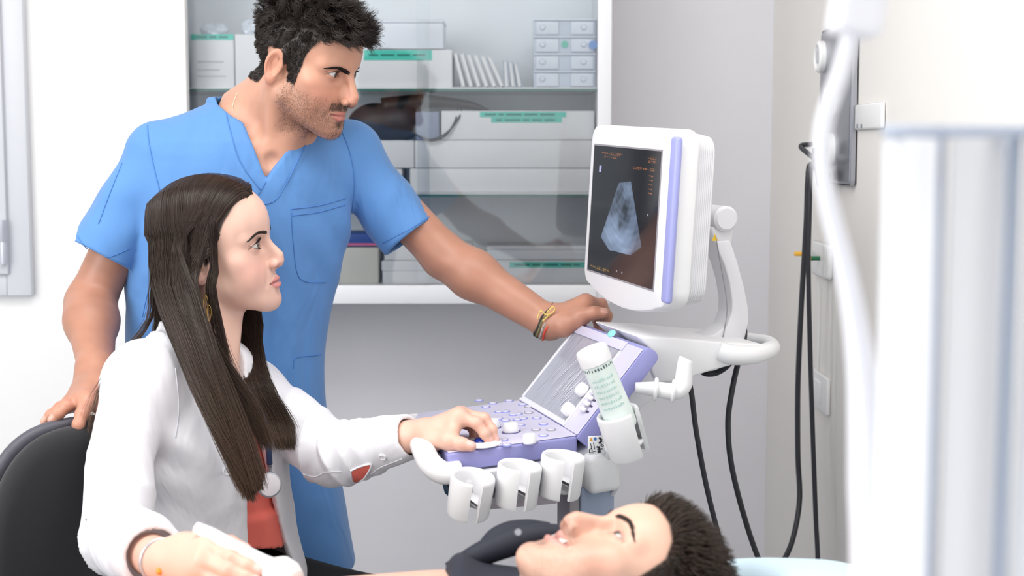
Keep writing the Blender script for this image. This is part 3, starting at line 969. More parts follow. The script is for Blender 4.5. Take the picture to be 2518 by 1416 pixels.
# ---------------------------------------------------------------- ultrasound machine (local frame: x away from its user, y to the far side, z height)
MA = math.radians(16)
MO = np.array([0.106, 2.26, 0.0])
MU = np.array([math.cos(MA), math.sin(MA), 0.0]); MV = np.array([-math.sin(MA), math.cos(MA), 0.0]); MW = np.array([0, 0, 1.0])
MR = np.stack([MU, MV, MW], 1)
mroot = empty('ultrasound_machine', tuple(MO), MA)
tag(mroot, 'white and lavender ultrasound machine on a wheeled column, its screen showing a scan', 'ultrasound machine')
def cam_ray(px, py):
    q = P(px, py, 1.0) - np.array([0, 0, CAMH])
    return np.array([0, 0, CAMH]), q
def mloc(p):
    return (np.asarray(p, float) - MO) @ MR
def mplane(px, py, pt, nrm):
    """local point where the pixel's ray meets the local plane (pt, nrm)"""
    o, d = cam_ray(px, py)
    ol = mloc(o); dl = d @ MR
    nrm = np.asarray(nrm, float); pt = np.asarray(pt, float)
    return ol + dl * ((pt - ol) @ nrm / (dl @ nrm))
def mpt(px, py, yl):
    return mplane(px, py, (0, yl, 0), (0, 1, 0))

M_mw = mat('machine_white', srgb(238, 238, 240), .38)
M_mw2 = mat('machine_offwhite', srgb(226, 226, 230), .42)
M_lav = mat('machine_lavender', srgb(150, 150, 205), .42)
M_lavt = mat('machine_lavender_top', srgb(206, 203, 224), .45)
M_col = mat('column_grey_blue', srgb(150, 163, 186), .4, .1)
M_mgrey = mat('machine_grey', srgb(150, 146, 152), .5)
M_cable = mat('cable_black', srgb(40, 41, 48), .45)
M_ring = mat('key_ring_blue', srgb(140, 146, 210), .4)
M_ringg = mat('key_ring_grey', srgb(150, 150, 158), .4)
KW = .34
KT = .030

def prism(name, poly, y0, y1, m, parent, bev=.004, seg=3, top=None):
    """polygon in local (x, z) extruded along local y"""
    bm = bmesh.new()
    a = [bm.verts.new((x, y0, z)) for x, z in poly]
    b = [bm.verts.new((x, y1, z)) for x, z in poly]
    bm.faces.new(a); bm.faces.new(b[::-1])
    n = len(poly)
    for i in range(n):
        j = (i + 1) % n
        bm.faces.new((a[i], a[j], b[j], b[i]))
    bmesh.ops.recalc_face_normals(bm, faces=bm.faces)
    if bev > 0:
        bmesh.ops.bevel(bm, geom=list(bm.edges), offset=bev, segments=seg, affect='EDGES', profile=.5, clamp_overlap=True)
    return bm_obj(name, bm, m, parent, keep_world=False, autosmooth=35)

kb = prism('keyboard_deck', [(-.215, .876), (-.0005, .892), (-.0005, .862), (-.214, .846)], 0, KW, M_lav, mroot, .004)
kn = np.array([-.016, 0, .2145]); kn /= np.linalg.norm(kn)
kp0 = np.array([0, 0, .8925])
def kz(x): return .892 + x * (.016 / .2145)
prism('keyboard_top', [(-.2135, kz(-.2135) + .0004), (-.001, kz(-.001) + .0004), (-.001, kz(-.001) + .0020), (-.2125, kz(-.2125) + .0020)], .0035, KW - .0035, M_lavt, kb, .0007, 1)
sl = math.atan2(.144, .12)
ud = np.array([math.cos(sl), 0, math.sin(sl)]); un = np.array([-math.sin(sl), 0, math.cos(sl)])
UL = .187
def ul(t, y, h=0.0):
    return np.array([0.0005, y, .892]) + ud * t + un * h
def uprism(name, t0, t1, y0, y1, h0, h1, m, parent, bev=.003, seg=3, round_end=0.0):
    bm = bmesh.new()
    mt = Matrix(((ud[0], 0, un[0], .0005), (0, 1, 0, 0), (ud[2], 0, un[2], .892), (0, 0, 0, 1)))
    bm_box(bm, (t0, y0, h0), (t1, y1, h1), 0)
    if round_end > 0:
        es = [e for e in bm.edges if all(v.co.x > t1 - 1e-5 for v in e.verts) and abs(e.verts[0].co.y - e.verts[1].co.y) > .01]
        bmesh.ops.bevel(bm, geom=es, offset=round_end, segments=6, affect='EDGES', profile=.5)
    if bev > 0:
        bmesh.ops.bevel(bm, geom=[e for e in bm.edges if len(e.link_faces) == 2 and e.calc_face_angle(0) > .6], offset=bev, segments=seg, affect='EDGES', profile=.5)
    return bm_obj(name, bm, m, parent, keep_world=False, mtx=mt, autosmooth=35)
up = uprism('upright_panel', -.004, UL, 0, KW, -.030, 0, M_lav, mroot, .002, 2, .013)
uprism('panel_strip', .001, UL - .010, .004, .073, .0004, .0022, M_lavt, up, .0008, 1)
uprism('panel_top_rail', UL - .026, UL - .008, .074, KW - .006, .0004, .0040, M_lavt, up, .0016, 2)
M_rail = mat('film_frame_clear', srgb(224, 224, 232), .2)
uprism('film_frame', .006, UL - .026, .073, .080, .0004, .0038, M_rail, up, .001, 1)
uprism('film_frame', .002, .012, .074, KW - .004, .0004, .0038, M_rail, up, .001, 1)
uprism('film_frame', .006, UL - .026, KW - .012, KW - .004, .0004, .0038, M_rail, up, .001, 1)
# wrinkled film window
def film_mat():
    m = mat('touch_film', srgb(164, 166, 180), .22, spec=.8)
    nt = m.node_tree; b = nt.nodes['Principled BSDF']
    tc = [n for n in nt.nodes if n.type == 'TEX_COORD'][0]
    mp = nt.nodes.new('ShaderNodeMapping'); mp.inputs['Scale'].default_value = (5, 16, 5); mp.inputs['Rotation'].default_value = (.0, .35, .25)
    nt.links.new(tc.outputs['Object'], mp.inputs[0])
    n = nt.nodes.new('ShaderNodeTexNoise'); n.inputs['Scale'].default_value = 2.2; n.inputs['Detail'].default_value = 5; n.inputs['Distortion'].default_value = 1.2
    nt.links.new(mp.outputs[0], n.inputs['Vector'])
    bp = nt.nodes.new('ShaderNodeBump'); bp.inputs['Strength'].default_value = .5; bp.inputs['Distance'].default_value = .006
    nt.links.new(n.outputs['Fac'], bp.inputs['Height']); nt.links.new(bp.outputs[0], b.inputs['Normal'])
    return m
uprism('film_window', .011, UL - .026, .079, KW - .011, -.0005, .0012, film_mat(), up, 0)
# creases of the film as thin ridges
r_ = random.Random(4)
bm = bmesh.new()
for k in range(22):
    y0 = r_.uniform(.13, .29); t0 = r_.uniform(.02, .06); ln = r_.uniform(.03, .09); dy = r_.uniform(-.045, -.005)
    wv = r_.uniform(.0006, .0014)
    pts = [ul(t0 + ln * s, y0 + dy * s + .006 * math.sin(3 * s + k), .0017 + .0004 * math.sin(6 * s)) for s in np.linspace(0, 1, 7)]
    L_ = [bm.verts.new(p + np.array([0, wv * (.3 + math.sin(math.pi * i / 6)), 0])) for i, p in enumerate(pts)]
    R_ = [bm.verts.new(p - np.array([0, wv * (.3 + math.sin(math.pi * i / 6)), 0])) for i, p in enumerate(pts)]
    for i in range(6): bm.faces.new((L_[i], L_[i + 1], R_[i + 1], R_[i]))
o_ = bm_obj('film_creases', bm, mat('film_crease', srgb(215, 216, 226), .2), up, True, False); o_['kind'] = 'stuff'
# teal sticker on the top rail
q = mplane(1504, 820, ul(.17, 0, .004), un)
V, Fc = lathe_data([(0, .0008), (.010, .0008), (.011, 0), (0, 0)], 24)
B3 = np.stack([np.array([0, 1.0, 0]), ud, un], 1)
V = V * np.array([1.5, .7, 1]) @ B3.T + q
pydata('round_sticker', V, Fc, mat('sticker_teal', srgb(150, 232, 226), .4), up, True, False)

# buttons and knobs on the deck
KB = np.stack([np.array([.2145, 0, .016]) / np.hypot(.2145, .016), np.array([0, 1.0, 0]), kn], 1)
def on_deck(px, py):
    return mplane(px, py, (0, 0, kz(0) + .002), kn)
def deck_lathe(name, prof, q, m, parent, sc=(1, 1, 1), sides=24):
    V, Fc = lathe_data(prof, sides)
    return pydata(name, (V * np.array(sc)) @ KB.T + q, Fc, m, parent, True, False)
btn = [(1178, 985), (1252, 986), (1195, 1001), (1227, 1013), (1243, 1012), (1226, 1030), (1262, 1020), (1274, 1018), (1243, 1034), (1272, 1032), (1286, 1029), (1280, 1045),
       (1336, 1043), (1318, 1057), (1355, 1057), (1336, 1071), (1238, 1082), (1246, 1094), (1182, 1064), (1300, 1000), (1285, 995), (1212, 992), (1320, 1028), (1300, 1015)]
for i, (px, py) in enumerate(btn):
    q = on_deck(px, py)
    b = deck_lathe('button', [(0, .0022), (.0052, .0022), (.0060, .0012), (.0060, 0), (0, 0)], q, M_lavt, kb, (1, 1.5, 1), 20)
    deck_lathe('button_ring', [(.0060, .0000), (.0062, .0012), (.0078, .0012), (.0082, 0)], q, M_ring if i % 5 not in (3, 4) or i < 12 else M_ringg, b, (1, 1.4, 1), 20)
KN = [(0, .0150), (.0085, .0150), (.0105, .0135), (.0115, .002), (.0115, 0), (0, 0)]
for (px, py, s) in ((1257, 1062, 1.15), (1303, 1090, .95), (1213, 1052, .95)):
    k_ = deck_lathe('knob', KN, on_deck(px, py), M_mw, kb, (s, s, 1.05), 28)
    deck_lathe('knob_collar', [(.0115, .0008), (.0138, .0008), (.0140, 0)], on_deck(px, py), mat('knob_collar_violet', srgb(96, 90, 140), .5), k_, (s, s, 1), 28)  # darker violet collar around the knob foot
tb = deck_lathe('trackball_dish', [(.0125, .0035), (.0150, .0060), (.0200, .0055), (.0265, .0020), (.0272, 0), (.0125, 0)], on_deck(1184, 1090), M_mw, kb, (1.2, 1.4, 1), 40)
deck_lathe('trackball', [(0, .0105), (.004, .0100), (.008, .0080), (.011, .0045), (.0122, .0005), (.0, 0)], on_deck(1184, 1090), mat('trackball_blue', srgb(40, 66, 165), .15), tb, (1.2, 1.4, 1), 32)
# knobs and sliders on the strip of the upright panel
UB = np.stack([ud, np.array([0, 1.0, 0]), un], 1)
for (px, py) in ((1437, 963), (1403, 1011)):
    V, Fc = lathe_data(KN, 28)
    q = mplane(px, py, ul(0, 0, .003), un)
    pydata('knob', V * np.array([1.05, 1.05, .95]) @ UB.T + q, Fc, M_mw, up, True, False)
for (px, py) in ((1438, 1009), (1447, 995), (1455, 981), (1463, 967)):
    q = mplane(px, py, ul(0, 0, .003), un)
    bm = bmesh.new(); bm_box(bm, (-.0038, -.0105, 0), (.0038, .0105, .008), .0034, 3)
    s_ = bm_obj('slider_key', bm, M_mw, up, keep_world=False, mtx=Matrix([list(UB[i]) + [q[i]] for i in range(3)] + [[0, 0, 0, 1]]), autosmooth=50)
    bm = bmesh.new(); bm_box(bm, (-.0016, -.018, -.0005), (.0016, .018, .0006))
    bm_obj('slider_slot', bm, mat('slot_dark', srgb(60, 52, 84), .6), s_, keep_world=False, mtx=Matrix([list(UB[i]) + [q[i]] for i in range(3)] + [[0, 0, 0, 1]]))

# white underside, column, tray
prism('underside_shell', [(-.205, .8455), (-.004, .8610), (.045, .8800), (.075, .838), (.068, .795), (-.02, .792), (-.05, .806), (-.19, .812)], .010, KW - .012, M_mw, mroot, .008)
prism('side_rail', [(-.205, .8440), (.0, .8590), (.0, .832), (-.20, .815)], -.012, .0095, M_mw2, mroot, .003)
for x in (-.165, -.095, -.012):
    lathe('screw', [(0, .0015), (.0022, .0015), (.0022, 0), (0, 0)], mat('screw_dark', srgb(50, 50, 56), .4, .5), mroot, (x, -.0121, .832 + x * .08), (0, -1, 0), 12, keep_world=False)
prism('column_cover', [(.010, .862), (.062, .872), (.066, .806), (.012, .800)], -.030, .06, M_mw, mroot, .010)
box('column', (.006, .000, .14), (.064, .075, .806), M_col, mroot, .003, keep_world=False)
box('column_side', (-.012, .004, .14), (.0055, .071, .804), M_mgrey, mroot, .002, keep_world=False)
prism('cable_tray', [(-.165, .802), (-.030, .800), (-.036, .785), (-.158, .783)], -.006, .10, mat('tray_lilac', srgb(196, 188, 196), .5), mroot, .003)
bs = box('base', (-.20, -.12, .09), (.26, .26, .15), M_mw2, mroot, .02, 3, keep_world=False)
for (x, y) in ((-.16, -.08), (.22, -.08), (-.16, .22), (.22, .22)):
    lathe('caster', [(0, -.012), (.030, -.012), (.034, -.008), (.034, .008), (.030, .012), (0, .012)], M_cable, bs, (x, y, .034), (0, 1, 0), 20, keep_world=False)
    box('caster_fork', (x - .008, y - .018, .034), (x + .008, y + .018, .092), M_mgrey, bs, .002, keep_world=False)

# front hand rail
hp = [mpt(1132, 1158, -.004), mpt(1090, 1162, -.004), mpt(1058, 1140, .012), mpt(1042, 1108, .040), mpt(1030, 1082, .10), mpt(1012, 1058, .20), mpt(1006, 1042, .30), mpt(1035, 1036, .345)]
tube('hand_rail', hp, [.0165, .0185, .0190, .0185, .0180, .0175, .0165, .0150], M_mw, mroot, 50, 18, keep_world=False)
box('rail_bracket', (-.228, .045, .846), (-.2155, .11, .868), M_mw2, mroot, .003, keep_world=False)

# cup holders on the near side
def cup(cx, cy, ztop, hgt, r0, r1, tiltx, tilty, slit_dir, slit_w, m, parent, name='probe_cup'):
    n = 44
    a = np.linspace(slit_w / 2, 2 * math.pi - slit_w / 2, n) + slit_dir
    prof = [(r1 - .0070, -hgt), (r0 - .0070, -.005), (r0 - .0050, -.0010), (r0 - .002, 0), (r0 - .0006, -.0015), (r0, -.005), (r1, -hgt + .004), (r1 - .002, -hgt)]
    k = len(prof)
    V = [(pr * math.cos(t), pr * math.sin(t), pz) for t in a for (pr, pz) in prof]
    Fc = []
    for i in range(n - 1):
        for j in range(k):
            j2 = (j + 1) % k
            Fc.append([i * k + j, (i + 1) * k + j, (i + 1) * k + j2, i * k + j2])
    Fc.append(list(range(k))); Fc.append([(n - 1) * k + j for j in range(k)][::-1])
    Rm = np.array(Matrix.Rotation(tiltx, 3, 'X') @ Matrix.Rotation(tilty, 3, 'Y'))
    V = np.array(V) @ Rm.T + np.array([cx, cy, ztop])
    o = pydata(name, V, Fc, m, parent, True, False)
    o.data.set_sharp_from_angle(angle=math.radians(50))
    return o, Rm
for (px, py, tx_) in ((1164, 1176, 13), (1279, 1148, 6), (1386, 1125, 6)):
    q = mpt(px, py, -.052)
    c_, Rm = cup(q[0], q[1], q[2] + .004, .066, .0350, .0335, math.radians(tx_), math.radians(5), math.radians(-86) + MA * -1 + math.radians(10), .48, M_mw, mroot)
    V, Fc = lathe_data([(0, -.040), (.029, -.040), (.029, -.046), (0, -.046)], 30, math.radians(-70), math.radians(250))
    pydata('cup_floor', V @ Rm.T + np.array([q[0], q[1], q[2] + .004]), Fc, M_mw2, c_, True, False)
    V, Fc = tube_data([(q[0], -.02, q[2] - .022), (q[0], -.006, q[2] - .020)], .013, 16)
    pydata('cup_mount', V, Fc, M_mw2, c_, True, False)
# bigger holder for the bottle
hq = mpt(1517, 1012, -.062); hb = mpt(1553, 1122, -.062)
ax = hb - hq; hgt = np.linalg.norm(ax)
tilt = -math.atan2(ax[0], -ax[2])
bh, Rm = cup(hq[0], hq[1], hq[2], hgt, .0345, .0325, math.radians(4), tilt, math.radians(-48), .75, M_mw, mroot, 'bottle_holder')
V, Fc = lathe_data([(0, -hgt * .70), (.027, -hgt * .70), (.027, -hgt * .76), (0, -hgt * .76)], 30)
pydata('holder_floor', V @ Rm.T + hq, Fc, M_mw2, bh, True, False)
tube('holder_mount', [hq + np.array([.0, .03, -.055]), np.array([.045, -.005, .835])], .012, M_mw2, bh, 6, 14, keep_world=False)
# instruction card under the holder
q0 = mpt(1446, 1118, -.034); q1 = mpt(1490, 1070, -.034)
crd = box('instruction_card', (q0[0], -.0345, q0[2]), (q1[0], -.032, q1[2]), M_mw, mroot, .001, keep_world=False)
def flat(name, pts, y, m, parent):
    bm = bmesh.new()
    bm.faces.new([bm.verts.new((p[0], y, p[1])) for p in pts])
    return bm_obj(name, bm, m, parent, keep_world=False)
cw, ch = q1[0] - q0[0], q1[2] - q0[2]
cpt = lambda a, b: (q0[0] + a * cw, q0[2] + b * ch)
M_ink = mat('print_black', srgb(30, 32, 44), .6)
flat('warning_triangle', [cpt(.06, .74), cpt(.24, .74), cpt(.15, .95)], -.0352, mat('print_orange', srgb(240, 165, 50), .5), crd)
flat('notice_disc', [cpt(.38 + .085 * math.cos(t), .84 + .10 * math.sin(t)) for t in np.linspace(0, 6.28, 18)[:-1]], -.0352, mat('print_blue', srgb(70, 120, 190), .5), crd)
def stroke(a, b, wdt=.0007):
    a = np.array(cpt(*a)); b = np.array(cpt(*b)); d = b - a; d /= np.linalg.norm(d); nn = np.array([-d[1], d[0]]) * wdt
    return [a + nn, b + nn, b - nn, a - nn]
bm = bmesh.new()
for (a, b, w_) in (((.60, .92), (.76, .74), .0018), ((.76, .74), (.60, .58), .0018), ((.12, .62), (.22, .20), .0006), ((.28, .66), (.36, .28), .0006), ((.22, .20), (.40, .16), .0006),
                   ((.06, .30), (.06, .12), .0007), ((.06, .30), (.18, .34), .0007), ((.06, .12), (.30, .10), .0007), ((.46, .42), (.62, .36), .0014), ((.50, .28), (.80, .28), .0012),
                   ((.52, .14), (.70, .16), .0020), ((.66, .50), (.84, .38), .0006), ((.72, .56), (.88, .44), .0006), ((.62, .44), (.60, .18), .0008)):
    bm.faces.new([bm.verts.new((p[0], -.0352, p[1])) for p in stroke(a, b, w_)])
bm_obj('pictogram', bm, M_ink, crd, keep_world=False)

# peg arm beside the panel
g0, g1, g2, g3 = mpt(1562, 953, -.02), mpt(1612, 957, -.03), mpt(1655, 962, -.04), mpt(1688, 882, -.04)
pg = tube('peg_arm', [g0, g1, g2 + (-.004, 0, 0), g2 + (.009, 0, .002), g2 + (.0165, 0, .010), g2 + (.018, 0, .018), g3 + (-.002, 0, -.006), g3], [.0085, .0125, .0135, .0150, .0150, .0145, .0125, .0115], M_mw, mroot, 40, 18, keep_world=False)
for g in (g1, g2):
    lathe('peg_flange', [(0, -.003), (.018, -.003), (.0195, 0), (.018, .003), (0, .003)], M_mw, pg, tuple(g), tuple(g2 - g1), 28, keep_world=False)
# back bracket between panel and arm
prism('arm_body', [tuple(mpt(px, py, .10)[[0, 2]]) for px, py in ((1542, 818), (1640, 822), (1740, 832), (1850, 838), (1852, 850), (1790, 884), (1712, 906), (1650, 926), (1592, 932), (1578, 905), (1576, 850))],
      .055, .27, M_mw, mroot, .010, 3)
prism('arm_bracket', [(.085, .955), (.125, 1.008), (.20, 1.005), (.20, .965), (.13, .918), (.075, .865), (.060, .900)], .06, .26, M_mw2, mroot, .006)
tube('column_neck', [(.05, .12, .78), (.07, .13, .87), (.12, .15, .93)], [.04, .045, .05], M_mw2, mroot, 12, 18, keep_world=False)
prism('arm_underside', [tuple(mpt(px, py, .10)[[0, 2]]) for px, py in ((1660, 925), (1712, 907), (1745, 898), (1735, 905), (1705, 914))], .08, .25, M_mgrey, mroot, .001, 1)
# rear grab handle
hc = [mpt(1768, 862, .06), mpt(1800, 872, .052), mpt(1850, 872, .055), mpt(1888, 862, .075), mpt(1900, 853, .115), mpt(1888, 842, .17), mpt(1855, 836, .21), mpt(1815, 832, .235)]
tube('rear_handle', hc, [.017, .0175, .0165, .0145, .013, .0125, .012, .012], M_mw, mroot, 48, 18, keep_world=False)

# monitor stand and joint
st_out = [(1742, 592), (1778, 588), (1796, 640), (1812, 700), (1822, 750), (1824, 785), (1812, 836), (1690, 834), (1690, 826), (1738, 818), (1770, 796), (1782, 765), (1783, 735), (1776, 690), (1764, 648), (1750, 618)]
std = prism('monitor_stand', [tuple(mpt(px, py, .165)[[0, 2]]) for px, py in st_out], .135, .195, M_mw2, mroot, .007, 3)
q = mpt(1776, 537, .15)
lathe('stand_joint', [(0, -.035), (.018, -.035), (.0225, -.030), (.0225, .030), (.018, .035), (0, .035)], M_mw2, std, tuple(q + (0, .015, 0)), (0, 1, 0), 32, keep_world=False)
prism('stand_neck', [tuple(mpt(px, py, .165)[[0, 2]]) for px, py in ((1735, 555), (1792, 555), (1786, 600), (1742, 600))], .14, .19, M_mw2, std, .006)
t0 = [tuple(mpt(px, py, .1345)[[0, 2]]) for px, py in ((1750, 592), (1758, 575), (1766, 592))]
flat('warning_triangle', t0, .1343, mat('print_yellow', srgb(238, 196, 40), .5), std)
bm = bmesh.new()
seam = [mpt(px, py, .1342) for px, py in ((1760, 580), (1772, 650), (1783, 710), (1788, 760), (1783, 800), (1777, 832))]
sC = catmull(seam, 24)
V, Fc = tube_data(sC, .0009, 6)
pydata('stand_seam', V, Fc, mat('seam_grey', srgb(150, 150, 156), .6), std, True, False)

# monitor head
mc = mloc(np.array([.202, 2.45, 1.242]))
mn = np.array([-.948, -.316, .042]) @ MR; mh = np.array([.315, -.948, -.038]) @ MR
mn /= np.linalg.norm(mn); mh -= mn * (mh @ mn); mh /= np.linalg.norm(mh)
muv = np.cross(mh, -mn)
if muv[2] < 0: muv = -muv
MM = Matrix([[mh[i], -mn[i], muv[i], mc[i]] for i in range(3)] + [[0, 0, 0, 1]])   # x to the near side, y into the body, z up
def mon_outline(grow=0.0, n=10):
    x0, x1_, z0, z1_ = -.170 - grow, .200 + grow, -.140 - grow, .150 + grow
    r = .030
    pts = []
    for (cx, cz, a0) in ((x1_ - r, z1_ - r, 0), (x0 + r, z1_ - r, 90), (x0 + r, z0 + r, 180), (x1_ - r, z0 + r, 270)):
        for k in range(n):
            a = math.radians(a0 + 90 * k / (n - 1))
            pts.append([cx + r * math.cos(a), cz + r * math.sin(a)])
    out = []
    m_ = len(pts)
    for i in range(m_):
        a = pts[i]; b = pts[(i + 1) % m_]
        out.append(a)
        if abs(a[1] - b[1]) < 1e-6 and abs(a[0] - b[0]) > .1 and a[1] < 0:
            for s in np.linspace(0, 1, 14)[1:-1]:
                out.append([a[0] + (b[0] - a[0]) * s, a[1] - .022 * math.sin(math.pi * s) ** .8])
    return np.array(out)
def loft(name, rings, m, parent, mtx, caps=True, smooth=True, sharp=35):
    n = len(rings[0]); V = np.concatenate(rings); Fc = []
    for i in range(len(rings) - 1):
        for j in range(n):
            k = (j + 1) % n
            Fc.append([i * n + j, i * n + k, (i + 1) * n + k, (i + 1) * n + j])
    if caps:
        Fc.append(list(range(n))[::-1]); Fc.append([(len(rings) - 1) * n + j for j in range(n)])
    bm = bmesh.new()
    vs_ = [bm.verts.new(v) for v in V]
    for f in Fc: bm.faces.new([vs_[i] for i in f])
    return bm_obj(name, bm, m, parent, keep_world=False, mtx=mtx, autosmooth=sharp)
ol = mon_outline()
cen = np.array([.015, 0.0])
def ring(s, y, dz=0): 
    o = cen + (ol - cen) * s
    return np.stack([o[:, 0], np.full(len(o), y), o[:, 1] + dz], 1)
mon = loft('monitor', [ring(.965, -.012), ring(.985, -.0105), ring(.996, -.006), ring(1.0, .0), ring(1.0, .022), ring(.992, .027), ring(.975, .029)], M_mw, mroot, MM)
rings = []
for k in range(9):
    y = .029 + k * .0036
    s = .968 - .004 * k
    rings += [ring(s, y), ring(s, y + .0026), ring(s - .006, y + .0029), ring(s - .006, y + .0036)]
rings += [ring(.91, .064), ring(.80, .074), ring(.55, .080)]
loft('monitor_back_shell', rings, M_mw2, mon, MM)
# lavender grip strip along the near edge
bm = bmesh.new(); bm_box(bm, (.183, -.0165, -.128), (.208, -.004, .138), 0)
bmesh.ops.bevel(bm, geom=list(bm.edges), offset=.0058, segments=4, affect='EDGES', profile=.5)
o_ = bm_obj('grip_strip', bm, mat('strip_lavender', srgb(160, 164, 220), .35), mon, keep_world=False, mtx=MM, autosmooth=60)
# bezel recess and lit screen
SWD, SHT = .292, .225
bm = bmesh.new(); bm_box(bm, (-SWD / 2 - .003, -.0132, -SHT / 2 - .003), (SWD / 2 + .003, -.0115, SHT / 2 + .003), .0005, 1)
bm_obj('screen_gasket', bm, M_mgrey, mon, keep_world=False, mtx=MM)
nx, nz = 360, 280
gx, gz = np.meshgrid(np.linspace(0, 1, nx), np.linspace(0, 1, nz), indexing='ij')      # gz up
X, Z = gx.ravel(), 1 - gz.ravel()                                                    # Z from the top
pts2 = np.stack([X, Z, np.zeros_like(X)], 1).astype(F32)
c = np.tile(np.array([.012, .013, .017]), (len(X), 1))
# sector-shaped scan: corners measured on the screen quad
poly = np.array([(.42, .27), (.60, .245), (.81, .715), (.665, .795), (.33, .80), (.19, .715)])
ins = np.ones(len(X), bool)
for i in range(len(poly)):
    a, b = poly[i], poly[(i + 1) % len(poly)]
    ins &= (b[0] - a[0]) * (Z - a[1]) - (b[1] - a[1]) * (X - a[0]) > 0
rr = np.hypot((X - .5) * 1.3, Z - .12); th = np.arctan2((X - .5) * 1.3, Z - .12)
pp = np.stack([th * 1.0, rr, 0 * rr], 1).astype(F32)
n1 = noise3(pp, 14, 21); n2 = noise3(pp * np.array([1, 3, 1], F32), 34, 22); n3 = np.random.default_rng(3).random(len(X))
lev = .30 + .13 * n1 + .08 * n2 + .10 * (n3 - .5)
lev += .25 * gauss(np.hypot((X - .50) / .16, (Z - .70) / .10), 1) + .18 * gauss(np.hypot((X - .30) / .10, (Z - .62) / .12), 1)
lev -= .30 * gauss(np.hypot((X - .52) / .075, (Z - .47) / .13), 1) + .22 * gauss(np.hypot((X - .47) / .03, (Z - .58) / .05), 1)
lev += .22 * gauss(np.hypot((X - .57) / .05, (Z - .33) / .06), 1)
lev = np.clip(lev, .04, 1)
scan = np.stack([lev * .42, lev * .55, lev * .80], 1)
c = np.where(ins[:, None], scan, c)
rgt = np.random.default_rng(12)
def textish(x0, z0, wd, ht, colr):
    m_ = (X > x0) & (X < x0 + wd) & (Z > z0) & (Z < z0 + ht)
    cx = ((X - x0) / .0085).astype(int); cz = ((Z - z0) / (ht / 4)).astype(int)
    h_ = ((cx * 73 + cz * 151 + int(x0 * 999)) * 2654435761 % 97)
    on = m_ & (h_ > 42) & (cx % 4 != 3)
    c[on] = colr
org = (.30, .115, .045)
textish(.13, .045, .32, .020, org); textish(.17, .072, .20, .018, (.22, .08, .03))
textish(.82, .045, .12, .020, org); textish(.83, .075, .11, .018, org)
textish(.62, .130, .31, .020, org)
for k in range(5): textish(.85, .175 + k * .032, .06, .020, org)
textish(.05, .955, .30, .020, (.28, .16, .03))
c[(X > .10) & (X < .135) & (Z > .155) & (Z < .205)] = (.45, .47, .75)
c[np.hypot((X - .87) * 1.3, Z - .47) < .008] = (.5, .6, .6)
for k in range(2): c[(np.abs(X - (.47 + .08 * k)) < .008) & (np.abs(Z - .945) < .008)] = (.3, .3, .35)
V = np.stack([(gx.ravel() - .5) * SWD, np.full(nx * nz, -.0134), (gz.ravel() - .5) * SHT], 1)
MMn = np.array(MM)
V = V @ MMn[:3, :3].T + MMn[:3, 3]
ii, jj = np.meshgrid(np.arange(nx - 1), np.arange(nz - 1), indexing='ij')
Fq = np.stack([ii * nz + jj, (ii + 1) * nz + jj, (ii + 1) * nz + jj + 1, ii * nz + jj + 1], -1).reshape(-1, 4)
sm_ = mat('lit_screen', (.01, .01, .012, 1), .08, spec=.5)
nt = sm_.node_tree; at = nt.nodes.new('ShaderNodeAttribute'); at.attribute_name = 'Col'
nt.links.new(at.outputs['Color'], nt.nodes['Principled BSDF'].inputs['Emission Color']); nt.nodes['Principled BSDF'].inputs['Emission Strength'].default_value = .85
pydata('screen', V, Fq, sm_, mon, False, False, np.concatenate([c, np.ones((len(c), 1))], 1))

# cables of the machine
tube('power_cable', [mpt(1814, 812, .20), mpt(1826, 800, .20), mpt(1831, 825, .18), mpt(1818, 880, .14), mpt(1802, 950, .12), mpt(1790, 1040, .12), mpt(1800, 1150, .12), mpt(1836, 1290, .14), mpt(1875, 1398, .16), mpt(1900, 1440, .2)],
     .0050, M_cable, mroot, 80, 10, keep_world=False)
tube('probe_cable', [mpt(1716, 905, .15), mpt(1735, 918, .13), mpt(1765, 915, .12), mpt(1795, 892, .10), mpt(1815, 850, .10)], .0052, M_cable, mroot, 40, 10, keep_world=False)
tube('hanging_cable', [mpt(1690, 930, .12), mpt(1700, 965, .10), mpt(1712, 1060, .10), mpt(1736, 1190, .10), mpt(1768, 1320, .10), mpt(1800, 1440, .10), mpt(1790, 1700, .12)], .0048, M_cable, mroot, 60, 10, keep_world=False)
tube('loop_cable', [mpt(1500, 1110, .0), mpt(1518, 1150, -.01), mpt(1520, 1185, -.01), mpt(1508, 1212, .0), mpt(1495, 1215, .01)], .0042, M_mw2, mroot, 30, 10, keep_world=False)
tube('cable_stub', [mpt(1092, 1182, .02), mpt(1104, 1205, .02), mpt(1116, 1218, .02)], [.004, .008, .006], mat('plug_dark_blue', srgb(20, 50, 70), .4), mroot, 16, 12, keep_world=False)

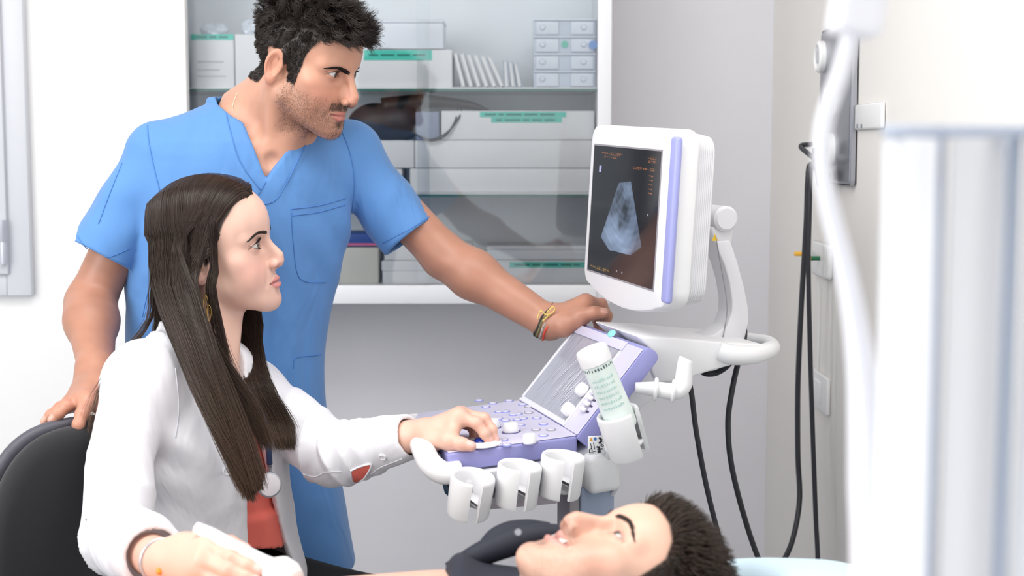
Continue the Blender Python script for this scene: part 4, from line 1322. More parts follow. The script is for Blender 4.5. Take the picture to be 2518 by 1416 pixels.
# gel bottle standing in the holder
ba, bb = MO + MR @ mpt(1533, 1050, -.062), MO + MR @ mpt(1453, 858, -.062)
bt = empty('gel_bottle', tuple(ba)); tag(bt, 'pale green squeeze bottle of gel with a white cap, tilted in its holder', 'bottle')
axv = (bb - ba); Lb = np.linalg.norm(axv); axv /= Lb
M_gel = mat('gel_bottle_green', srgb(228, 240, 236), .25, sss=.2, var=.05, vscale=30)
def lathe_on(name, prof, m, parent, base, axis_, sides=36, sc=1.0):
    return lathe(name, prof, m, parent, tuple(base), tuple(axis_), sides, keep_world=True)
rb = .0245
lathe_on('bottle_body', [(0, 0), (rb * .9, 0), (rb, .006), (rb * 1.0, .03), (rb * .98, .06), (rb * 1.0, Lb * .80), (rb * 1.01, Lb * .83), (0, Lb * .83)], M_gel, bt, ba, axv)
lathe_on('cap', [(rb * 1.0, Lb * .83), (rb * 1.05, Lb * .835), (rb * 1.06, Lb * .97), (rb * 1.0, Lb * 1.0), (rb * .4, Lb * 1.004), (0, Lb * 1.004)], M_mw, bt, ba, axv)
q_ = np.array(Vector((0, 0, 1)).rotation_difference(Vector(tuple(axv))).to_matrix())
def bottle_marks(z0, h, ang0, ang1, n, colr, name, seed):
    r = random.Random(seed); V, Fc = [], []
    for k in range(n):
        a = ang0 + (ang1 - ang0) * k / n; wd = (ang1 - ang0) / n * r.uniform(.25, .6); hh = h * r.uniform(.5, 1)
        for (aa, zz) in ((a, z0), (a + wd, z0), (a + wd, z0 + hh), (a, z0 + hh)):
            V.append((rb * 1.012 * math.cos(aa), rb * 1.012 * math.sin(aa), zz))
        Fc.append([4 * k, 4 * k + 1, 4 * k + 2, 4 * k + 3])
    pydata(name, np.array(V) @ q_.T + ba, Fc, colr, bt)
bottle_marks(Lb * .775, .006, math.radians(195), math.radians(345), 13, mat('bottle_print', srgb(90, 104, 108), .6), 'printed_ring', 3)
for k in range(6):
    bottle_marks(Lb * (.30 + .07 * k), .005, math.radians(225), math.radians(315), 9, mat('bottle_print_pale', srgb(176, 214, 206), .5), 'printed_line', 10 + k)
# ---------------------------------------------------------------- people: shared tools
M_skin = mat('skin', rough=.42, attr='Col', sss=.12, bump=.10, bscale=700, bdist=.0006)
M_hair = mat('hair_strands', rough=.32, attr='Col', spec=.38)

def vec(*a): return np.array(a, float)
def secs_loft(rows, Y, k=40):
    """rows of (py, px, half width, front depth, back depth) measured at depth Y -> dense table by height"""
    T = []
    for (py, px, a, bf, bb) in rows:
        q = P(px, py, Y); T.append((q[2], q[0], q[1], a, bf, bb))
    T = np.array(T)[::-1]
    zz = np.linspace(T[0, 0], T[-1, 0], k)
    C = catmull(T, 240); o = np.argsort(C[:, 0])
    return [zz] + [np.interp(zz, C[o, 0], C[o, i]) for i in range(1, 6)]
def loft_sdf(p, S, Lx, Nx, grow=0.0, n=2.4, capz=True):
    z = p[:, 2]
    cx, cy, a, bf, bb = [np.interp(z, S[0], S[i]).astype(F32) for i in range(1, 6)]
    dx, dy = p[:, 0] - cx, p[:, 1] - cy
    lat = dx * Lx[0] + dy * Lx[1]; dep = dx * Nx[0] + dy * Nx[1]
    b = np.where(dep > 0, bf, bb) + grow
    a = a + grow
    rr = (np.abs(lat / a) ** n + np.abs(dep / b) ** n + 1e-9) ** (1 / n)
    d = np.hypot(lat, dep) * (1 - 1 / np.maximum(rr, .05))
    d = np.maximum(d, -np.minimum(a, b))
    if capz:
        d = np.maximum(d, np.maximum(z - S[0][-1] - grow, S[0][0] - z))
    return d, lat, dep

def hand_sdf(p, H):
    """H: wrist, fingers (four chains MCP..TIP), thumb chain CMC..TIP, s: size"""
    s = H.get('s', 1.0)
    w = H['wrist']
    d = None
    pr = (.0150, .0150, .0145, .0135)
    for i, f in enumerate(H['fingers']):
        wi = w + (f[0] - w) * .12 + (f[0] - np.mean([g[0] for g in H['fingers']], 0)) * .45
        c = cap(p, wi, f[0], .0165 * s, pr[i] * s * .92)
        d = c if d is None else smin(d, c, .016 * s)
    t = H['thumb']
    d = smin(d, cap(p, w, t[0], .019 * s, .0165 * s), .014 * s)
    d = smin(d, cap(p, t[0], t[1], .0165 * s, .0130 * s), .014 * s)
    d = smin(d, cap(p, t[1], H['fingers'][0][0], .010 * s, .0115 * s), .016 * s)
    th = chain(p, t[1:], [.0128 * s, .0110 * s, .0088 * s], .004)
    d = smin(d, th, .007 * s)
    fr_ = ((.0112, .0098, .0086, .0070), (.0114, .0100, .0088, .0072), (.0108, .0094, .0083, .0068), (.0096, .0083, .0073, .0060))
    fg = None
    for i, f in enumerate(H['fingers']):
        c = chain(p, f, [r * s for r in fr_[i]], .003)
        for k in (1, 2):                                          # knuckle swell
            c = smin(c, sph(p, f[k], fr_[i][k] * s * 1.05), .003)
        fg = c if fg is None else smin(fg, c, .0012)
    return smin(d, fg, .0075 * s)

def nail_w(V, chains, cdir, s=1.0):
    """weight of nail colour: back side of each fingertip"""
    w = np.zeros(len(V))
    for ch, up_ in zip(chains, cdir):
        tip, dip = ch[-1], ch[-2]
        ax = (tip - dip) / np.linalg.norm(tip - dip)
        u = np.asarray(up_, float); u = u - ax * (u @ ax); u /= np.linalg.norm(u)
        sd = np.cross(ax, u)
        q = V - (tip + ax * .0005 * s)
        a = q @ ax; b = q @ sd; c = q @ u
        m = sstep(.0012, 0, np.abs(a) - .0058 * s) * sstep(.0008, 0, np.abs(b) - .0048 * s * np.sqrt(np.clip(1.15 - (a / (.0095 * s)) ** 2, 0, 1))) * (c > .001) * (c < .012 * s) * (np.abs(a) < .012 * s)
        w = np.maximum(w, m)
    return w

def cast(px, py, f, Y0, Y1, n=90, off=0.0):
    """first point of the solid f on the sight line of a photo pixel between depths Y0 and Y1"""
    ys = np.linspace(Y0, Y1, n)
    pts = np.array([P(px, py, y) for y in ys]).astype(F32)
    d = f(pts)
    i = np.argmax(d < off) if (d < off).any() else n - 1
    if i == 0: return pts[0].astype(float)
    t = (d[i - 1] - off) / (d[i - 1] - d[i] + 1e-9)
    return (pts[i - 1] + (pts[i] - pts[i - 1]) * np.clip(t, 0, 1)).astype(float)
def seam_on(name, f, path, m, parent, Y0, Y1, r=.0008, n=40):
    C2 = catmull(np.array(path, float), n)
    C = np.array([cast(a, b, f, Y0, Y1, off=r * .8) for a, b in C2])
    C = C[C[:, 1] < Y1 - .01]
    if len(C) < 4: return None
    V, Fc = tube_data(C, r, 6)
    return pydata(name, V, Fc, m, parent, True)

def surf_y(x, z, g):
    """front surface of the face above local (x, z)"""
    x = np.asarray(x, float); z = np.asarray(z, float)
    out = np.full(len(x), np.nan); ys = np.linspace(.135, .02, 140)
    for y in ys:
        m = np.isnan(out)
        if not m.any(): break
        d = head_sdf(np.stack([x[m], np.full(m.sum(), y), z[m]], 1).astype(F32), g)
        idx = np.where(m)[0][d < 0]
        out[idx] = y
    return np.nan_to_num(out, nan=.05)

def brow_strands(fr, g, side, inner, peak, outer, thick, n, length, rs):
    """curve given by three local (x, z) points"""
    t = rs.random(n)
    C = catmull(np.array([inner, peak, outer]), 50)
    i = (t * 49).astype(int)
    w = thick * (1 - .75 * t ** 1.6) * (.55 + .45 * np.minimum(t / .12, 1))
    x = C[i, 0] + rs.normal(0, .0004, n); z = C[i, 1] + (rs.random(n) - .5) * 2 * w
    y = surf_y(x, z, g)
    dirx = .75 + .25 * t; dirz = .65 - 1.0 * t
    seg = 5
    S = np.zeros((n, seg, 3))
    for k in range(seg):
        u = k / (seg - 1) * length * (.7 + .6 * rs.random(n) * 0 + .3)
        S[:, k, 0] = x + dirx * u; S[:, k, 2] = z + dirz * u * .8
        S[:, k, 1] = surf_y(S[:, k, 0], S[:, k, 2], g) + .0007 + .0008 * math.sin(math.pi * k / (seg - 1))
    S[:, :, 0] *= side
    return to_world(S.reshape(-1, 3), fr).reshape(S.shape)

def lash_strands(fr, g, side, n, length, rs, lower=False):
    E = np.array([.0318, .0700, 0.0]); eo = g.get('eye_open', 1.0)
    t = np.linspace(-.85, .72, n)
    ex = t * .0142
    ez = (-.0046 if lower else .0056) * eo * (1 - t * t)
    ct, st = math.cos(.10), math.sin(.10)
    x = E[0] + ex * ct - ez * st; z = ex * st + ez * ct
    rr = .0130
    y = E[1] + np.sqrt(np.clip(rr ** 2 - (x - E[0]) ** 2 - z ** 2, 1e-6, 1)) 
    S = np.zeros((n, 5, 3))
    sg = -1 if lower else 1
    for k in range(5):
        u = k / 4
        S[:, k, 0] = x + (.35 * t + .15) * length * u
        S[:, k, 1] = y + length * .85 * (u - .25 * u * u) 
        S[:, k, 2] = z + sg * length * (.10 * u + .75 * u * u) * (1 if not lower else .7)
    S[:, :, 0] *= side
    return to_world(S.reshape(-1, 3), fr).reshape(S.shape)

def curl_strands(root, dirs, length, k, curl, freq, drop, rs):
    """root (n,3), dirs (n,3) start directions; drop: gravity bend vector"""
    n = len(root)
    u = np.linspace(0, 1, k)
    a = np.cross(dirs, rs.normal(size=(n, 3))); a /= np.linalg.norm(a, axis=1, keepdims=True) + 1e-9
    b = np.cross(dirs, a)
    ph = rs.random(n) * 6.28
    L_ = np.asarray(length).reshape(-1, 1)
    C = root[:, None] + dirs[:, None] * (L_ * u[None])[..., None] + (drop[:, None] * (L_ * u[None] ** 2)[..., None])
    amp = (np.asarray(curl).reshape(-1, 1) * u[None])[..., None]
    C = C + amp * (np.cos(ph[:, None] + freq * u[None])[..., None] * a[:, None] + np.sin(ph[:, None] + freq * u[None])[..., None] * b[:, None])
    return C

# =====================================================================================================  standing man in scrubs
rs = np.random.default_rng(11)
MAN = dict(jaw=1.10, brow=1.35, nose_tip=(.1180, -.0415), nose_bridge=.0875, ala=.98, liner_w=.65, mouth_z=-.0725, mouth_w=.0240, lip=.95, chin_z=-.1045, chin_y=.0795, ear_y=-.020, ear=.90,
           eye_open=1.0, ns=.86, cheek=.9, liner=(.06, .035, .03), stub_c=(.16, .085, .055), moust=.72)
mfr = head_frame(P(759, 152, 2.58), 65.0, -18.5, -3.0, .985)
man = empty('person', (P(590, 900, 2.66)[0], 2.66, 0)); tag(man, 'standing dark-haired man in blue scrubs leaning one hand on the machine', 'person')
mY = math.radians(22)
mL, mN = np.array([math.cos(mY), math.sin(mY)]), np.array([math.sin(mY), -math.cos(mY)])
mS = secs_loft([(258, 612, .060, .050, .070), (296, 610, .110, .070, .085), (345, 606, .155, .100, .100), (390, 603, .182, .112, .105), (450, 600, .195, .122, .110), (560, 588, .202, .130, .112), (700, 571, .194, .122, .112), (850, 557, .186, .117, .110),
                (1000, 556, .190, .120, .115), (1200, 567, .212, .135, .125), (1402, 584, .226, .145, .130)], 2.66)
rsh, lsh = P(388, 392, 2.60), P(862, 388, 2.745)
rsl, lsl = P(252, 630, 2.555), P(1009, 582, 2.725)            # sleeve ends
relb, lelb = P(221, 745, 2.555), P(1092, 630, 2.72)
rwr, lwr = P(236, 905, 2.40), P(1350, 793, 2.640)
nk0, nk1 = to_world((0, -.024, -.058), mfr), P(622, 312, 2.665)
Vb = P(654, 441, 2.545); V1 = P(574, 250, 2.60); V2 = P(752, 312, 2.585)
def m_lat(q):
    cx, cy = np.interp(q[2], mS[0], mS[1]), np.interp(q[2], mS[0], mS[2])
    return (q[0] - cx) * mL[0] + (q[1] - cy) * mL[1]
vb, v1, v2 = [(m_lat(q), q[2]) for q in (Vb, V1, V2)]

def man_torso(p, grow):
    d, lat, dep = loft_sdf(p, mS, mL, mN, grow)
    d = smin(d, cap(p, P(600, 305, 2.67), rsh + (.02, 0, .010), .050 + grow, .046 + grow), .05)
    d = smin(d, cap(p, P(640, 305, 2.68), lsh + (-.02, 0, .010), .050 + grow, .046 + grow), .05)
    return d, lat, dep
def sleeve(p, a, b, ra, rb_, hollow=.005, depth=.05):
    ax = (b - a) / np.linalg.norm(b - a)
    d = cap(p, a, b, ra, rb_)
    cut = (p - b.astype(F32)) @ ax.astype(F32)
    d = smax(d, cut, .003)
    inner = cap(p, a, b + ax * .03, ra - hollow, rb_ - hollow)
    inner = np.maximum(inner, -(cut + depth))
    return np.maximum(d, -inner), cut
def v_cut(lat, z):
    sl = (v1[0] - vb[0]) / (v1[1] - vb[1]); sr = (v2[0] - vb[0]) / (v2[1] - vb[1])
    l = vb[0] + sl * (z - vb[1]); r = vb[0] + sr * (z - vb[1])
    nl = math.hypot(1, sl); nr = math.hypot(1, sr)
    return np.maximum((l - lat) / nl, (lat - r) / nr)          # negative inside the V
def man_shirt(p, folds=True):
    d, lat, dep = man_torso(p, .004)
    s1, c1 = sleeve(p, rsh, rsl, .058, .0635, .009, .035)
    s2, c2 = sleeve(p, lsh, lsl, .060, .0600, .009, .035)
    l1 = np.linalg.norm(rsl - rsh); l2 = np.linalg.norm(lsl - lsh)
    d = smin(d, s1, (.004 + .050 * np.clip(-c1 / l1 - .25, 0, 1)).astype(F32))
    d = smin(d, s2, (.004 + .050 * np.clip(-c2 / l2 - .25, 0, 1)).astype(F32))
    if folds:
        z = p[:, 2]
        q = p * np.array([1.0, 1.0, .35], F32)
        f = .0046 * noise3(q, 30, 31) + .0026 * noise3(q, 70, 32)
        # drag lines from the armpits across the chest and loose folds at the waist
        u = (lat * .75 + (z - 1.15) * .66)
        f += .0030 * np.sin(u * 95) * np.exp(-((lat - .15) / .07) ** 2 - ((z - 1.18) / .10) ** 2)
        u2 = (-lat * .75 + (z - 1.15) * .66)
        f += .0030 * np.sin(u2 * 90) * np.exp(-((lat + .17) / .07) ** 2 - ((z - 1.15) / .10) ** 2)
        f += .0045 * np.sin(lat * 42 + 6 * z + 1.0) * np.clip((1.0 - z) / .3, 0, 1)
        hh, tt = pathq(p, [rsh, rsl], [.066, .064])
        f += .0026 * np.sin(tt * 13 + lat * 30) * np.exp(-(hh / .02) ** 2) * (lat < 0)
        h2, t2 = pathq(p, [lsh, lsl], [.066, .062])
        f += .0030 * np.sin(t2 * 17 + z * 40) * np.exp(-(h2 / .02) ** 2) * (lat > 0)
        fade = np.minimum(sstep(.005, .06, nrm2(p - rsl.astype(F32)) - .055), sstep(.005, .06, nrm2(p - lsl.astype(F32)) - .055))
        d = d + (f * (.15 + .85 * fade)).astype(F32)
    vc = v_cut(lat, p[:, 2])
    front = dep > -.02
    # raised neck band beside the V
    band = sstep(.036, .033, vc) * sstep(vb[1] - .05, vb[1] - .01, p[:, 2]) * front
    d = d - .0022 * band.astype(F32)
    d = np.where(front, smax(d, -np.maximum(vc, vb[1] - .004 - p[:, 2]), .003), d)
    d = smax(d, -cap(p, nk0, nk1 + (0, 0, .004), .068, .074), .004)
    d = smax(d, -cap(p, nk1 + (0, 0, .0), nk1 + (0.02, -.02, .05), .072, .085), .004)
    d = np.maximum(d, mS[0][0] + .003 - p[:, 2])
    return d
M_scrub = mat('scrub_blue', srgb(90, 142, 204), .75, bump=.12, bscale=1400, bdist=.0005, sheen=.15)
def add_wrinkles(m, scale, dist, stretch):
    nt = m.node_tree; b = nt.nodes['Principled BSDF']
    tc = [n for n in nt.nodes if n.type == 'TEX_COORD'][0]
    mp = nt.nodes.new('ShaderNodeMapping'); mp.inputs['Scale'].default_value = stretch
    nt.links.new(tc.outputs['Object'], mp.inputs[0])
    n = nt.nodes.new('ShaderNodeTexNoise'); n.inputs['Scale'].default_value = scale; n.inputs['Detail'].default_value = 3; n.inputs['Roughness'].default_value = .45; n.inputs['Distortion'].default_value = .6
    nt.links.new(mp.outputs[0], n.inputs['Vector'])
    bp = nt.nodes.new('ShaderNodeBump'); bp.inputs['Strength'].default_value = 1.0; bp.inputs['Distance'].default_value = dist
    nt.links.new(n.outputs['Fac'], bp.inputs['Height'])
    old = b.inputs['Normal'].links
    if old: nt.links.new(old[0].from_socket, bp.inputs['Normal'])
    nt.links.new(bp.outputs[0], b.inputs['Normal'])
add_wrinkles(M_scrub, 7.0, .022, (1.2, 1.2, .55))
M_seamb = mat('scrub_seam', srgb(80, 132, 200), .8)
lo, hi = vec(P(160, 0, 2.5)[0], 2.38, mS[0][0] - .02), vec(P(1080, 0, 2.75)[0], 2.98, P(600, 215, 2.6)[2])
top = sdf_obj('scrub_top', man_shirt, lo, hi, .0042, M_scrub, man, snap=1)
fs = lambda p: man_shirt(p, True)
for nm, path in (('shoulder_seam', [(362, 308), (366, 350), (378, 410), (393, 470)]), ('shoulder_seam', [(840, 320), (862, 380), (872, 450), (866, 520)]),
                 ('sleeve_seam', [(300, 400), (268, 480), (242, 550)]), ('sleeve_hem', [(190, 580), (215, 612), (262, 632), (318, 612)]), ('sleeve_hem', [(1062, 528), (1020, 556), (975, 580), (940, 598)]),
                 ('neck_band_seam', [(548, 240), (566, 320), (592, 400), (640, 466)]), ('neck_band_seam', [(756, 345), (720, 420), (686, 482), (660, 500), (630, 500)]),
                 ('neck_band_edge', [(654, 446), (636, 478)]),
                 ('chest_pocket', [(716, 514), (722, 600), (731, 670), (752, 692), (800, 694)]), ('chest_pocket', [(716, 514), (780, 506), (850, 488)]), ('chest_pocket', [(718, 530), (780, 522), (848, 504)]),
                 ('hip_pocket', [(722, 905), (728, 880), (770, 874), (790, 870)]), ('side_seam', [(350, 780), (358, 740), (368, 700)])):
    seam_on(nm, fs, path, M_seamb, top, 2.35, 2.95, .0009 if 'hem' not in nm else .0007)

def man_bust(p):
    L = to_local(p, mfr)
    d = head_near(L, MAN)
    n_ = cap(p, nk0, nk1, .0545, .060)
    n_ = smin(n_, cap(p, to_world((0, -.034, -.040), mfr), P(594, 300, 2.70), .043, .055), .03)
    n_ = smin(n_, cap(p, to_world((0, .012, -.088), mfr), P(668, 400, 2.60), .026, .030), .03)
    n_ = smin(n_, cap(p, to_world((.060, -.022, -.055), mfr), P(662, 402, 2.590), .011, .008), .034)
    n_ = smin(n_, cap(p, to_world((-.060, -.022, -.055), mfr), P(690, 400, 2.600), .011, .008), .034)
    d = smin(d, n_, .018)
    t, lat, dep = man_torso(p, -.010)
    t = np.maximum(t, 1.10 - p[:, 2])
    d = smin(d, t, .035)
    d = smin(d, cap(p, P(668, 404, 2.588), P(590, 345, 2.56), .008, .006), .02)       # collar bones
    d = smin(d, cap(p, P(684, 402, 2.595), P(770, 335, 2.62), .008, .006), .02)
    return smax(d, -ell(p, P(668, 396, 2.560), (.010, .008, .010)), .015)
MH_L = dict(wrist=lwr + (.004, 0, .002), s=1.12,
            fingers=[[P(1441, 748, 2.632), P(1474, 752, 2.652), P(1491, 775, 2.668), P(1492, 800, 2.672)],
                     [P(1440, 742, 2.655), P(1478, 748, 2.680), P(1493, 776, 2.692), P(1490, 806, 2.690)],
                     [P(1432, 748, 2.678), P(1470, 756, 2.702), P(1484, 784, 2.712), P(1482, 808, 2.708)],
                     [P(1422, 760, 2.698), P(1456, 768, 2.716), P(1468, 788, 2.722), P(1468, 806, 2.720)]],
            thumb=[P(1386, 800, 2.612), P(1424, 781, 2.600), P(1461, 769, 2.596), P(1486, 769, 2.594)])
MH_R = dict(wrist=rwr + (0, -.004, -.008), s=1.10,
            fingers=[[P(214, 986, 2.295), P(202, 1018, 2.258), P(193, 1043, 2.246), P(187, 1060, 2.246)],
                     [P(194, 984, 2.310), P(164, 998, 2.285), P(144, 1016, 2.272), P(129, 1032, 2.268)],
                     [P(180, 986, 2.330), P(148, 1004, 2.312), P(126, 1020, 2.302), P(110, 1036, 2.298)],
                     [P(176, 994, 2.350), P(146, 1012, 2.338), P(128, 1026, 2.332), P(114, 1040, 2.330)]],
            thumb=[P(252, 950, 2.352), P(256, 985, 2.320), P(254, 1015, 2.296), P(250, 1036, 2.285)])
def man_arm(sh, el, wr, H):
    d1 = (el - sh) * 1.0
    mid = el + (wr - el) * .28
    def f(p):
        d = cap(p, sh + d1 * .25, el, .043, .0415)
        d = smin(d, cap(p, el, mid, .0405, .0425), .02)
        d = smin(d, cap(p, mid, wr, .0430, .0300), .03)
        d = smin(d, cap(p, wr, H['wrist'], .0300, .0280), .015)
        return smin(d, hand_sdf(p, H), .016)
    return f
SK_M = np.array([.62, .325, .225]); SK_MA = np.array([.47, .225, .150])  # arm tone darker than the face: the shade on the arms is in it
def hairmask_m(L):
    x = np.abs(L[:, 0]); y = L[:, 1]; z = L[:, 2]
    zmin = np.interp(y, [-.12, -.09, -.062, -.050, -.046, -.012, -.006, .006, .022, .029, .036, .050, .060, .10], [-.058, -.062, -.058, -.035, .014, .018, .008, -.034, -.036, -.010, .022, .050, .058, .058])
    return sstep(-.003, .004, z - zmin) * (x < .0775 + .01 * (z > .03))
HC_M = np.array([.030, .023, .020])
parts = []
Vh, Qh = surface(man_bust, mfr['o'] - (.17, .15, .30), mfr['o'] + (.14, .16, .14), .0016, snap=1, margin=2.2)
Lh = to_local(Vh, mfr)
ch = face_color(Lh, MAN, SK_M, (.50, .17, .14), (.62, .24, .165), None, HC_M * 1.3, hairmask_m, .62)
cols = [ch]; parts.append((Vh, Qh))
for (sh, el, wr, H, nd) in ((rsh, relb, rwr, MH_R, ((0, -1, .3), (-.2, -.5, 1), (-.2, -.4, 1), (-.2, -.4, 1), (1, -.3, 0))), (lsh, lelb, lwr, MH_L, ((0, 0, 1), (0, 0, 1), (0, 0, 1), (0, 0, 1), (.0, -.8, .7)))):
    f = man_arm(sh, el, wr, H)
    allp = np.array([sh, el, wr] + [q for fg in H['fingers'] for q in fg] + H['thumb'])
    V, Q = surface(f, allp.min(0) - .06, allp.max(0) + .06, .0022, snap=1)
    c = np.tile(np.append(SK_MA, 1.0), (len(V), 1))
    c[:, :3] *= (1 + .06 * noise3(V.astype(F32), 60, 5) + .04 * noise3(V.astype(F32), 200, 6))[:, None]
    hd = sstep(.06, .14, np.linalg.norm(V - wr, axis=1)) * (np.linalg.norm(V - H['fingers'][1][1], axis=1) < .13)
    c[:, :3] = mixc(c[:, :3], (.68, .33, .23), .5 * hd)
    kn_ = np.max([gauss(np.linalg.norm(V - q, axis=1), .013) for fg in H['fingers'] for q in fg[:2]], 0)
    c[:, :3] = mixc(c[:, :3], (.62, .24, .16), .35 * kn_)
    c[:, :3] = mixc(c[:, :3], (.74, .42, .34), .85 * nail_w(V, H['fingers'] + [H['thumb']], nd, 1.1))
    parts.append((V, Q)); cols.append(c)
Vm, Qm = merge_parts(parts)
Qm = bridge(Vm, Qm, parts, [rsh + (.03, 0, -.05), lsh + (-.03, 0, -.05)])
pydata('body', Vm, Qm, M_skin, man, True, True, np.concatenate(cols))
for s in (1, -1):
    eyeball('eye', mfr, s, (-.22, 1, -.02), (.055, .03, .018), man)
br = np.concatenate([brow_strands(mfr, MAN, s, (.0085, .0062), (.030, .0135), (.0510, .0108), .0034, 620, .0065, rs) for s in (1, -1)])
strands_mesh('eyebrow', br, .00028, M_hair, man, col=np.tile([.012, .009, .008, 1], (len(br), 1)))
ls = np.concatenate([lash_strands(mfr, MAN, s, 40, .0060, rs) for s in (1, -1)])
strands_mesh('eyelashes', ls, .00016, M_hair, man, col=np.tile([.01, .008, .008, 1], (len(ls), 1)))
# beard stubble
Nh = vnormals(Vh, Qh)
def grow(mask, n, rs_):
    w = mask / mask.sum()
    return rs_.choice(len(w), n, p=w)
x_, y_, z_ = np.abs(Lh[:, 0]), Lh[:, 1], Lh[:, 2]
bmk = sstep(-.034, -.058, z_ - .25 * np.clip(.03 - y_, 0, 1)) * sstep(-.008, .008, y_) * (y_ < .12) * (z_ > -.135) * sstep(-.155, -.125, z_ + .3 * (y_ - .05))
bmk *= 1 - .75 * gauss(np.hypot(x_ - .036, z_ + .050), .016) * (y_ > .05)
lipb = (np.abs(z_ - MAN['mouth_z']) < .0105) * (x_ < .026) * (y_ > .075)
must = ((z_ > MAN['mouth_z'] + .0085) & (z_ < MAN['mouth_z'] + .0215) & (x_ < .029) & (y_ > .078)) * 3.0 * (1 - .6 * gauss(x_, .004))
soul = gauss(np.hypot(x_ * 1.0, z_ - MAN['mouth_z'] + .0185), .006) * (y_ > .08) * 3.0
side_b = sstep(.026, .022, y_) * sstep(.002, .008, y_) * (z_ > -.07) * (z_ < -.02) * 1.4
bm_ = np.maximum(np.maximum(bmk * (1 - lipb) * .8, must), np.maximum(soul, side_b * (x_ > .05)))
idx = grow(bm_, 5200, rs)
dn = np.array(mfr['R'][:, 2]) * -.9
dirs = Nh[idx] * .55 + dn[None] * .8 + rs.normal(0, .25, (len(idx), 3)); dirs /= np.linalg.norm(dirs, axis=1, keepdims=True)
C = curl_strands(Vh[idx], dirs, rs.uniform(.0014, .0032, len(idx)), 3, .0003, 2, np.tile(dn * .2, (len(idx), 1)), rs)
strands_mesh('beard_stubble', C, .00012, M_hair, man, col=np.tile([.07, .042, .03, 1], (len(idx), 1)), kind='stuff')
# short curly hair
hm = hairmask_m(Lh) * (np.linalg.norm(Lh - (0, -.01, .03), axis=1) < .16) * (Lh[:, 2] > -.075)
idx = grow(hm ** 2, 14000, rs)
lr = Lh[idx]; nl = Nh[idx] @ mfr['R']
def clump_hair(lr, nl, fl_fun, len_fun, ncl, rs_, k, curl_r, turns, conv):
    n = len(lr)
    ci = rs_.choice(n, ncl, replace=False)
    near = np.concatenate([np.argmin(((q[:, None] - lr[ci][None]) ** 2).sum(2), 1) for q in np.array_split(lr, 20)])
    cr, cn = lr[ci], nl[ci]
    base = fl_fun(cr, cn) + rs_.normal(0, .18, (ncl, 3)); base /= np.linalg.norm(base, axis=1, keepdims=True)
    ax = np.cross(base, rs_.normal(size=(ncl, 3))); ax /= np.linalg.norm(ax, axis=1, keepdims=True)
    bx = np.cross(base, ax); ph = rs_.random(ncl) * 6.28; tn = turns * rs_.uniform(.7, 1.3, ncl)
    L_ = len_fun(cr) * rs_.uniform(.8, 1.15, ncl)
    u = np.linspace(0, 1, k)
    d = base[near] + rs_.normal(0, .10, (n, 3)); d /= np.linalg.norm(d, axis=1, keepdims=True)
    ln_ = (L_[near] * rs_.uniform(.75, 1.1, n))[:, None]
    C = lr[:, None] + d[:, None] * (ln_ * u[None])[..., None]
    sp_ = (curl_r(cr)[near] * rs_.uniform(.8, 1.2, n))[:, None] * u[None] ** .8
    an = ph[near][:, None] + tn[near][:, None] * u[None] + rs_.normal(0, .25, (n, 1))
    C = C + sp_[..., None] * (np.cos(an)[..., None] * ax[near][:, None] + np.sin(an)[..., None] * bx[near][:, None])
    C = C - (lr - cr[near])[:, None] * (conv * u[None] ** 1.3)[..., None]
    return C, near
tw = lambda q: sstep(.040, .082, q[:, 2])
ft = lambda q: sstep(-.01, .06, q[:, 1])
def flow_m(q, nn):
    t, f = tw(q), ft(q)
    fl = np.zeros_like(q)
    fl[:, 1] = t * (.15 + .85 * f) - (1 - t) * .25 + .45 * (1 - t) * f
    fl[:, 2] = -.65 * (1 - t) + .05 * t - .25 * t * f
    return nn * (.55 + .30 * t)[:, None] + fl
def len_m(q):
    t, f = tw(q), ft(q)
    l = .009 + .026 * t + .014 * t * f
    l = np.where((q[:, 1] > -.002) & (q[:, 2] < .01), .006, l)
    return np.where((q[:, 1] < -.05) & (q[:, 2] < -.01), .006, l)
C, near_ = clump_hair(lr, nl, flow_m, len_m, 620, rs, 10, lambda q: .0008 + .0058 * tw(q), 6.5, .55)
C = to_world(C.reshape(-1, 3), mfr).reshape(C.shape)
v_ = rs.uniform(.6, 1.6, (len(idx), 1)) * np.random.default_rng(2).uniform(.6, 1.7, 620)[near_][:, None]
strands_mesh('hair', C, rs.uniform(.00030, .00050, len(idx)), M_hair, man, col=np.concatenate([np.clip(HC_M[None] * v_, 0, 1), np.ones_like(v_)], 1), kind='stuff')
# trousers below the scrub top (mostly behind the seated woman)
def trousers(p):
    d = None
    for s in (-1, 1):
        hx = np.array([mL[0], mL[1], 0]) * s * .095
        c = np.array([P(582, 1390, 2.66)[0], 2.66, 0])
        leg = chain(p, [c + hx + (0, 0, .86), c + hx * 1.05 + (0, 0, .48), c + hx * 1.1 + (0, .02, .09)], [.10, .075, .075], .03)
        d = leg if d is None else smin(d, leg, .03)
    return np.maximum(d, .06 - p[:, 2])
sdf_obj('scrub_trousers', trousers, vec(P(582, 1390, 2.66)[0] - .32, 2.40, .04), vec(P(582, 1390, 2.66)[0] + .32, 2.95, mS[0][0] + .02), .010, M_scrub, man)
for s in (-1, 1):
    hx = np.array([mL[0], mL[1], 0]) * s * .105
    c = np.array([P(582, 1390, 2.66)[0], 2.66, 0]) + hx
    nf = np.array([mN[0], mN[1], 0])
    def shoe(p, c=c, nf=nf):
        d = smin(cap(p, c + (0, .02, .045) - nf * .02, c + nf * .15 + (0, 0, .032), .042, .032), cap(p, c + (0, .02, .05), c + (0, .02, .085), .042, .038), .03)
        return np.maximum(d, .001 - p[:, 2])
    sdf_obj('shoe', shoe, c - (.2, .24, 0), c + (.2, .14, .14), .008, mat('shoe_white', srgb(232, 232, 232), .5), man)
